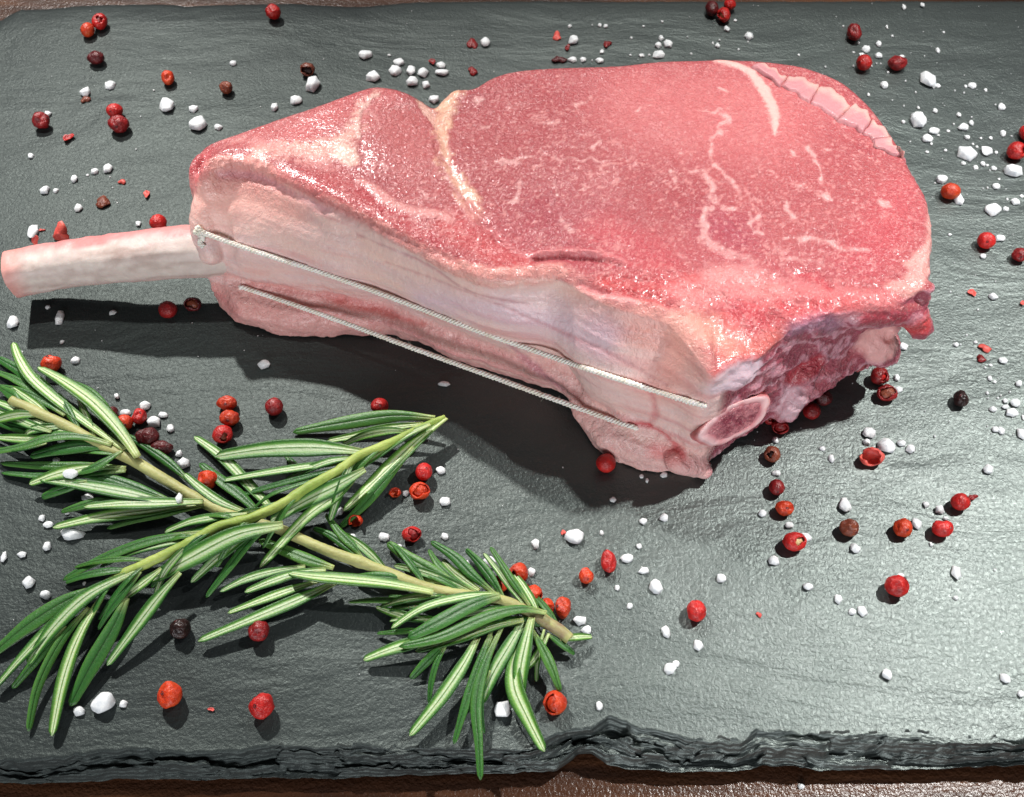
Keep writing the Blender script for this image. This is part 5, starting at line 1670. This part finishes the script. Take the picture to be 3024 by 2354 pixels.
def build_pepper():
    rnd = random.Random(11)
    cap = {}
    for (c, x, y, w, h, kind, tint, seed, label) in PEP:
        nx, ny = px(c, x, y)
        mm, sn = mm_per_px(nx, ny, 2.5)
        s = mm / CROPS[c][2]
        r1 = w * s / 2
        rv = h * s / 2
        rz = min(rv, r1) * (0.95 if kind in 'wd' else 0.92)
        ry = math.sqrt(max((rv ** 2 - (rz * math.sqrt(1 - sn * sn)) ** 2), (0.55 * r1) ** 2)) / sn if sn > 0 else r1
        ry = min(ry, 1.5 * r1)
        cz = rz * 0.96
        if label.startswith('orange red peppercorn hidden'):
            cz = rz
        pos = at(nx, ny, cz)
        parts = pepper_parts(r1, ry, rz, kind, rnd)
        low = min(v[:, 2].min() for n, v, f, k in parts)
        pos.z = -low - 0.05
        root = None
        for (n, v, f, k) in parts:
            me = mesh_of('peppercorn' if root is None else n, v, f)
            if root is None:
                root = link('peppercorn', me, None, M[tint])
                root.location = pos * MM
                tag(root, label, 'peppercorn', 'pink peppercorns scattered on the slate')
            else:
                mt = M[seed] if k == 'seed' and seed else (M['m'] if k == 'scar' else M[tint])
                p = bpy.data.objects.new(n, me)
                col.objects.link(p)
                me.materials.append(mt)
                me.polygons.foreach_set('use_smooth', [True] * len(me.polygons))
                p.parent = root
    for i, (c, x, y, w, h, tint, label) in enumerate(FLAKES):
        nx, ny = px(c, x, y)
        mm, sn = mm_per_px(nx, ny, 0.6)
        s = mm / CROPS[c][2]
        a, b = w * s / 2, h * s / 2 / sn
        b = min(b, 1.9 * a)
        nu, nr = 18, 6
        ph = np.linspace(0, 2 * math.pi, nu, endpoint=False)
        out = 1 + 0.22 * np.sin(2 * ph + i) + 0.16 * np.sin(3 * ph + 2 * i) + 0.08 * np.sin(6 * ph + i)
        curl = 0.45 * min(a, b)
        rows = []
        for lay in (0, 1):
            rr = [k / (nr - 1) for k in range(nr)] if lay == 0 else [1 - k / (nr - 1) for k in range(nr)]
            for q in rr:
                q = max(q, 0.02)
                X, Y = a * q * out * np.cos(ph), b * q * out * np.sin(ph)
                Z = curl * (1 - q * q) * (1 if i % 3 else -1) + 0.10 * np.sin(3 * ph + i) * q * a + (0.16 if lay == 0 else 0.0)
                rows.append(np.stack([X, Y, Z], 1))
        V = np.concatenate(rows)
        V[:, 2] -= V[:, 2].min()
        me = mesh_np('pepper_skin_flake', V, grid_faces(len(rows), nu, True))
        o = link('pepper_skin_flake', me, None, M[tint])
        p = at(nx, ny, 0.3)
        o.location = Vector((p.x, p.y, 0.02)) * MM
        o.rotation_euler = (rnd.uniform(-0.12, 0.12), rnd.uniform(-0.12, 0.12), 0)
        if 'standing behind the bare bone' in label or 'behind the bone near' in label:
            o.rotation_euler = (0.9, 0, 0)
            o.location.z = 1.2 * MM
        tag(o, label, 'pepper flake', 'broken bits of peppercorn skin')


build_pepper()

# ------------------------------------------------------------------ salt
SALT = {
 'A': [(543,582,78,70),(706,538,80,58),(308,727,48,40),(1075,665,103,92),(1240,692,68,52),(1268,787,118,105),(1402,810,68,48),(198,998,48,40),(605,1095,54,48),(690,1075,66,76),(473,1145,52,52),(562,1125,18,18),(286,1212,72,66),(356,1221,36,36),(500,1330,64,58),(205,1483,76,100),(888,1435,44,42),(1498,402,54,40),(2010,525,112,115),(1900,638,86,62),(1764,682,50,54),(876,960,12,12),(755,1305,10,10),(905,750,10,10),(990,580,14,12),(725,1208,10,10),(708,1138,10,10),(540,1288,8,8)],
 'B': [(168,342,97,64),(326,352,26,16),(216,482,102,72),(388,394,80,46),(362,448,92,64),(463,442,70,70),(540,455,76,66),(473,515,82,70),(563,537,52,56),(655,415,70,46),(665,458,86,52),(945,262,74,66),(612,632,86,56),(1487,165,32,26),(1512,253,70,66),(1505,378,66,42),(1575,378,44,34),(1680,385,66,36),(1695,330,36,26),(1680,158,28,24),(1718,164,32,28),(1632,160,12,12),(1963,166,20,16),(2082,135,20,18),(1884,241,18,20),(2075,240,38,42),(2055,283,46,46),(2118,275,66,56),(1878,352,18,14),(1950,352,44,26),(2062,345,96,52),(1632,388,14,14),(2000,350,20,14)],
 'C': [(270,182,46,42),(321,128,24,20),(410,227,60,50),(403,270,16,14),(208,290,38,36),(178,274,18,16),(220,258,16,14),(343,316,20,16),(730,351,20,16),(902,428,16,16),(13,236,16,14),(38,343,18,16),(1407,40,28,36),(1527,28,32,26),(1016,168,16,16),(1298,170,20,30),(1332,229,20,18),(1663,204,20,18),(1628,320,30,40),(1115,272,16,24),(1167,308,58,52),(1245,278,42,40),(1245,352,50,42),(1084,333,18,14),(1135,348,40,24),(1080,423,16,14),(1200,425,14,14),(1230,408,12,12),(1258,408,12,12),(1305,463,18,14),(1393,360,36,20),(1180,607,22,24),(1282,538,54,54),(1418,520,16,14),(1570,502,116,98),(1628,547,38,28),(1598,565,16,14),(1482,593,16,16),(1540,360,10,10),(1848,545,58,42),(1805,552,18,26),(1735,582,12,14),(1793,596,14,14),(1933,576,24,26),(2040,684,60,46),(1996,672,14,14),(1406,680,14,16),(1332,645,12,10),(1500,690,22,22),(1503,757,102,106),(1608,707,36,36),(1404,780,28,26),(1763,735,32,34),(1842,787,38,36),(1843,752,16,14),(1795,810,72,54),(1728,797,16,16),(1604,835,72,50),(1693,840,28,20),(1630,868,24,14),(1560,883,72,58),(1815,879,40,36),(1903,887,20,18),(1965,886,24,24),(2045,853,38,44),(2100,875,14,12),(1585,923,20,22),(1447,912,14,14),(1675,965,26,22),(1558,975,30,22),(1822,970,135,105),(1877,942,20,18),(1852,924,18,18),(1943,966,78,62),(2003,978,26,24),(1790,1047,34,30),(1868,1073,38,32),(1917,1050,36,40),(1945,1060,20,20),(1987,1080,44,32),(2118,1085,112,108),(1960,1095,14,12),(2020,1150,18,16),(1652,1145,80,68),(1607,1178,14,12),(2003,1193,56,48),(1946,1208,14,16),(1917,1212,14,14),(1765,1272,70,90),(2125,1292,68,52),(2072,1280,18,18),(2165,1258,30,24),(1985,1340,112,82),(2065,1340,46,32),(2028,1530,74,46),(1918,1645,46,36),(1702,1506,26,22)],
 'F': [(1985,202,60,58),(1884,291,18,16),(1708,178,16,14),(1405,527,66,54),(1743,514,40,34),(1772,517,14,14),(1870,499,30,24),(2047,617,58,50),(1965,648,26,20),(1930,665,16,16),(1963,731,32,40),(1993,755,30,20),(2148,762,50,50),(1945,826,26,26),(2062,876,38,38),(2125,888,64,60),(2030,845,16,16),(1982,930,52,42),(2060,915,52,36),(2105,950,98,62),(2090,822,16,16),(1998,1062,44,42),(2036,1068,44,56),(2165,1085,60,90),(2175,985,20,40),(1363,726,44,50),(1372,803,62,46),(1812,456,16,14),(1188,1075,96,78),(1170,1140,60,54),(1300,1160,120,112),(1393,1147,58,48),(1455,1185,68,70),(885,1183,50,40),(945,1250,52,62),(583,1130,48,52),(590,1342,62,46),(1605,1105,18,18),(1030,1548,78,100),(1953,1315,68,64),(1552,1543,52,46),(1638,1577,66,64),(1678,1633,44,30),(1490,1665,60,80),(500,1600,64,52),(670,1675,68,48),(1527,617,12,10),(1542,945,12,10),(1943,1042,12,12),(1948,862,14,14),(2012,860,18,12)],
 'D': [(306,274,38,34),(383,338,58,145),(721,308,56,40),(80,368,80,98),(398,498,34,30),(483,614,76,52),(1700,637,84,66),(748,846,48,44),(926,905,92,76),(805,950,74,50),(985,1010,102,94),(1047,968,70,46),(1092,1052,50,70),(1150,1215,46,54),(1180,1277,86,84),(447,1342,104,70),(360,1258,58,40),(560,1500,95,60),(780,1490,76,40),(1150,1502,60,66),(432,1597,40,30),(268,1630,48,52),(307,1672,72,54),(85,578,22,34),(140,565,16,26),(656,494,10,14),(670,566,8,8),(630,795,12,8),(1490,1545,44,36)],
 'E': [(680,767,78,46),(655,1320,78,56),(430,1470,56,46),(680,1520,80,66),(1765,1512,48,42),(1960,1650,54,56),(2096,1626,60,58),(2093,1352,54,46),(1948,1363,34,30),(1985,1390,28,34),(1443,1308,12,14),(10,1585,40,60)],
 'G': [(447,25,170,92),(294,107,58,70),(20,178,46,76),(135,163,68,46),(178,333,84,104),(284,415,76,70),(645,1095,158,150),(495,1152,76,70),(774,1107,62,54),(530,348,26,30)],
 'H': [(80,57,72,56),(110,120,60,66),(285,48,76,64),(383,110,44,28),(670,47,54,52),(803,224,66,68),(952,205,80,80),(956,313,18,22),(1222,274,52,62),(1244,95,62,72),(1490,45,135,105),(1664,27,32,38),(1900,112,38,38),(1824,186,84,66),(1930,266,86,54),(2006,360,98,98),(1763,374,38,38),(1842,487,46,48),(1525,578,96,74),(1568,640,74,64),(2070,650,62,78),(2098,883,80,80),(2135,855,50,50),(1030,1145,108,136),(1650,1122,48,60)],
 'I': [(562,202,70,68),(765,52,85,64),(1076,120,74,64),(1556,100,24,34),(228,312,64,70),(780,364,74,56),(972,443,62,72),(1055,525,48,48),(1122,518,70,76),(1365,295,46,34),(1718,275,72,104),(1958,261,20,18),(1712,438,34,34),(84,738,70,90),(1278,920,76,80),(2026,945,66,72),(2125,1045,46,50),(735,1630,56,40)],
}
ON_LEAF = {('D', 447, 1342): 4.0, ('D', 1150, 1502): 4.4, ('D', 780, 1490): 2.0}
# landmarks one can find in the photograph (photo px) for saying which grain is meant
MARKS = [
    (290, 70, 'the red pair, upper left'), (285, 170, 'the brown peppercorn, upper left'), (495, 230, 'the lone orange peppercorn'),
    (120, 355, 'the pointed dark red peppercorn'), (345, 345, 'the smooth and wrinkled red pair'), (303, 597, 'the curled brown husk above the bone'), (110, 700, 'the bone cut end'),
    (668, 258, 'the brown peppercorn above the chop'), (806, 40, 'the lone red peppercorn, far edge'), (909, 205, 'the cracked brown peppercorn'), (465, 655, 'the red peppercorn behind the bone'),
    (1230, 205, 'the notch in the chop'), (1395, 128, 'the upright red skin flake'), (1645, 107, 'the pink flake behind the chop'), (1793, 130, 'the red chip behind the chop'), (1960, 120, 'the chop far edge middle'),
    (2138, 40, 'the far edge peppercorn trio'), (2523, 94, 'the dark red peppercorn, upper right'), (2552, 185, 'the round red peppercorn behind the chop'), (2650, 186, 'the oblong brownish red peppercorn'),
    (2745, 230, 'the largest upper right crystal'), (2714, 347, 'the big crystal beside the fat rim'), (2860, 445, 'the broadest crystal far right'), (3003, 446, 'the hollow red peppercorn'),
    (2807, 565, 'the orange peppercorn beside the chop'), (2913, 710, 'the peppercorn with a long grain'), (2935, 612, 'the flat crystal near the right margin'), (2870, 864, 'the small pink disc right of the chop'),
    (2910, 1028, 'the two red flakes right of the chop nub'), (2837, 1178, 'the lone brown black peppercorn'), (2990, 1200, 'the crystal heap on the right margin'), (2600, 1110, 'the dark red pair by the bone corner'),
    (2575, 1349, 'the open pink husk'), (2300, 1230, 'the sawn bone end'), (2280, 1341, 'the brown peppercorn by the bone'), (2300, 1475, 'the red pair before the bone corner'), (2510, 1558, 'the brown peppercorn, lower right'),
    (2667, 1558, 'the orange peppercorn, lower right'), (2836, 1482, 'the crimson peppercorn with a splinter'), (2346, 1600, 'the peppercorn split to cream'), (2647, 1731, 'the large crimson peppercorn'), (2057, 1804, 'the dimpled red peppercorn'),
    (2530, 1990, 'the bright slate, lower right'), (1796, 1658, 'the upright wrinkled red peppercorn'), (1730, 1700, 'the crumpled orange peppercorn'), (1696, 1581, 'the round largest crystal'), (1620, 1780, 'the woody stem end'),
    (1531, 1693, 'the peppercorn with a dark hole'), (1639, 2076, 'the rose like broken peppercorn'), (1215, 1578, 'the peppercorn above the rosemary tuft'), (1238, 1450, 'the opened orange peppercorn'), (1789, 1368, 'the red peppercorn at the chop corner'),
    (1312, 1132, 'the middle of the chop shadow'), (495, 914, 'the peppercorn in the bone shadow'), (152, 1075, 'the peppercorn behind the rosemary'), (410, 1230, 'the peppercorns beside the rosemary'),
    (437, 1290, 'the maroon oval peppercorn'), (612, 1418, 'the peppercorn between the sprigs'), (60, 950, 'the left margin under the bone'), (205, 1400, 'the leaves at the left margin'), (135, 1560, 'the leaf tips at the left margin'),
    (532, 1855, 'the black peppercorn'), (502, 2052, 'the large orange peppercorn'), (773, 2085, 'the bright red creased peppercorn'), (1900, 1900, 'the open slate right of the stem end'),
]
_used = {}


def salt_label(nx, ny, wmm, asp, dust=False):
    k = min(range(len(MARKS)), key=lambda i: math.hypot(nx - MARKS[i][0], ny - MARKS[i][1]))
    mx, my, ph = MARKS[k]
    dx, dy = nx - mx, ny - my
    a = math.degrees(math.atan2(dy, dx)) % 360
    way = ['right of', 'below right of', 'below', 'below left of', 'left of', 'above left of', 'above', 'above right of'][int(((a + 22.5) % 360) // 45)]
    size = 'tiny' if wmm < 1.4 else 'small' if wmm < 2.6 else 'middling' if wmm < 4.2 else 'large'
    shape = '' if 0.75 < asp < 1.35 else ('wide ' if asp >= 1.35 else 'long ')
    key = (size + ' ' + shape + 'white salt crystal', way, ph)
    _used.setdefault(key, []).append(math.hypot(dx, dy))
    return key


def hull_mesh(w, d, h, rnd, n=26):
    bm = bmesh.new()
    nb = rnd.choice((5, 6, 7, 8))
    a0 = rnd.uniform(0, 6.28)
    for i in range(n):
        if i < 2 * nb:
            a = a0 + (i % nb) / nb * 2 * math.pi + rnd.uniform(-0.32, 0.32)
            q = rnd.uniform(0.80, 1.08)
            z = rnd.uniform(-0.75, -0.1) if i < nb else rnd.uniform(0.05, 0.75)
            if i >= nb:
                q *= rnd.uniform(0.72, 0.98)
        else:
            a, q, z = rnd.uniform(0, 6.28), rnd.uniform(0.1, 0.62), rnd.uniform(0.7, 1.0)
        bm.verts.new((math.cos(a) * q * w / 2, math.sin(a) * q * d / 2, z * h / 2))
    r = bmesh.ops.convex_hull(bm, input=bm.verts)
    bmesh.ops.delete(bm, geom=list({g for g in r['geom_interior'] + r['geom_unused'] if isinstance(g, bmesh.types.BMVert)}), context='VERTS')
    bmesh.ops.bevel(bm, geom=list(bm.edges), offset=min(w, d) * 0.045, segments=1, affect='EDGES', profile=0.5, clamp_overlap=True)
    bmesh.ops.triangulate(bm, faces=bm.faces)
    bmesh.ops.subdivide_edges(bm, edges=[e for e in bm.edges if e.calc_length() > 0.25 * min(w, d)], cuts=1, use_grid_fill=True)
    bmesh.ops.triangulate(bm, faces=bm.faces)
    pts = np.array([v.co for v in bm.verts])
    k = 1 + 0.13 * fbm(pts * (2.2 / min(w, d)) + rnd.uniform(0, 99), 2, rnd.randrange(99))
    for v, q in zip(bm.verts, k):
        v.co *= float(q) * MM
    me = bpy.data.meshes.new('salt_crystal')
    bm.to_mesh(me)
    bm.free()
    return me


def build_salt():
    rnd = random.Random(23)
    todo, dust = [], []
    for c, L in SALT.items():
        for (x, y, w, h) in L:
            nx, ny = px(c, x, y)
            mm, sn = mm_per_px(nx, ny, 0.5)
            s = mm / CROPS[c][2]
            W, Hh = w * s, h * s
            thick = 0.62 * min(W, Hh)
            D = max((Hh - 0.35 * thick * math.sqrt(1 - sn * sn)) / sn, 0.5 * W)
            D = min(D, 2.4 * W)
            zb = ON_LEAF.get((c, x, y), 0.0)
            if c == 'I' and y > 1600:
                zb = -10.4
            p = at(nx, ny, zb + thick * 0.5)
            if max(w, h) < 17:
                dust.append((p, W, D, thick))
                continue
            me = hull_mesh(W * 1.04, D * 1.04, thick, rnd)
            o = link('salt_crystal', me, None, M['salt'])
            me.set_sharp_from_angle(angle=math.radians(42))
            low = min(v.co.z for v in me.vertices)
            o.location = (p.x * MM, p.y * MM, zb * MM - low - 0.04 * MM)
            o['category'] = 'salt'
            o['group'] = 'coarse salt crystals scattered on the slate'
            if c == 'I' and y > 1600:
                o['label'] = 'dull salt crystal on the brown table below the slate edge'
                continue
            key = salt_label(nx, ny, W, w / h)
            todo.append((o, key, math.hypot(nx - [m_ for m_ in MARKS if m_[2] == key[2]][0][0], ny - [m_ for m_ in MARKS if m_[2] == key[2]][0][1])))
    by = {}
    for t in todo:
        by.setdefault(t[1], []).append(t)
    ordn = ['nearest', 'second nearest', 'third nearest', 'fourth nearest', 'fifth nearest', 'sixth nearest', 'seventh nearest']
    for key, L in by.items():
        L.sort(key=lambda t: t[2])
        for i, (o, k, d) in enumerate(L):
            o['label'] = f'{k[0]} {k[1]} {k[2]}' if len(L) == 1 else f'{ordn[min(i, 6)]} {k[0].replace("white ", "")} {k[1]} {k[2]}'
    # dust too fine to count
    for _ in range(420):
        r = rnd.random()
        if r < 0.62:
            nx, ny = rnd.uniform(1900, 3010), rnd.uniform(10, 1300) ** 1.0
        else:
            nx, ny = rnd.uniform(20, 3000), rnd.uniform(20, 2000)
        s = mm_per_px(nx, ny)[0]
        q = rnd.uniform(1.2, 4.2) * s
        dust.append((at(nx, ny, 0.1), q, q, q * 0.7))
    V, F = [], []
    for p, W, D, t in dust:
        k = len(V)
        a = rnd.uniform(0, 1.5)
        for i in range(4):
            V.append((p.x + 0.5 * W * math.cos(a + i * 1.571) * rnd.uniform(0.7, 1.1), p.y + 0.5 * D * math.sin(a + i * 1.571) * rnd.uniform(0.7, 1.1), 0.0))
            V.append((p.x + 0.36 * W * math.cos(a + i * 1.571), p.y + 0.36 * D * math.sin(a + i * 1.571), t * rnd.uniform(0.7, 1.0)))
        for i in range(4):
            j = (i + 1) % 4
            F.append((k + 2 * i, k + 2 * j, k + 2 * j + 1, k + 2 * i + 1))
        F.append((k + 1, k + 3, k + 5, k + 7))
    o = link('salt_dust', mesh_of('salt_dust', V, F), None, M['salt'], smooth=False)
    tag(o, 'fine white salt dust strewn over the slate', 'salt dust', None, 'stuff')


build_salt()
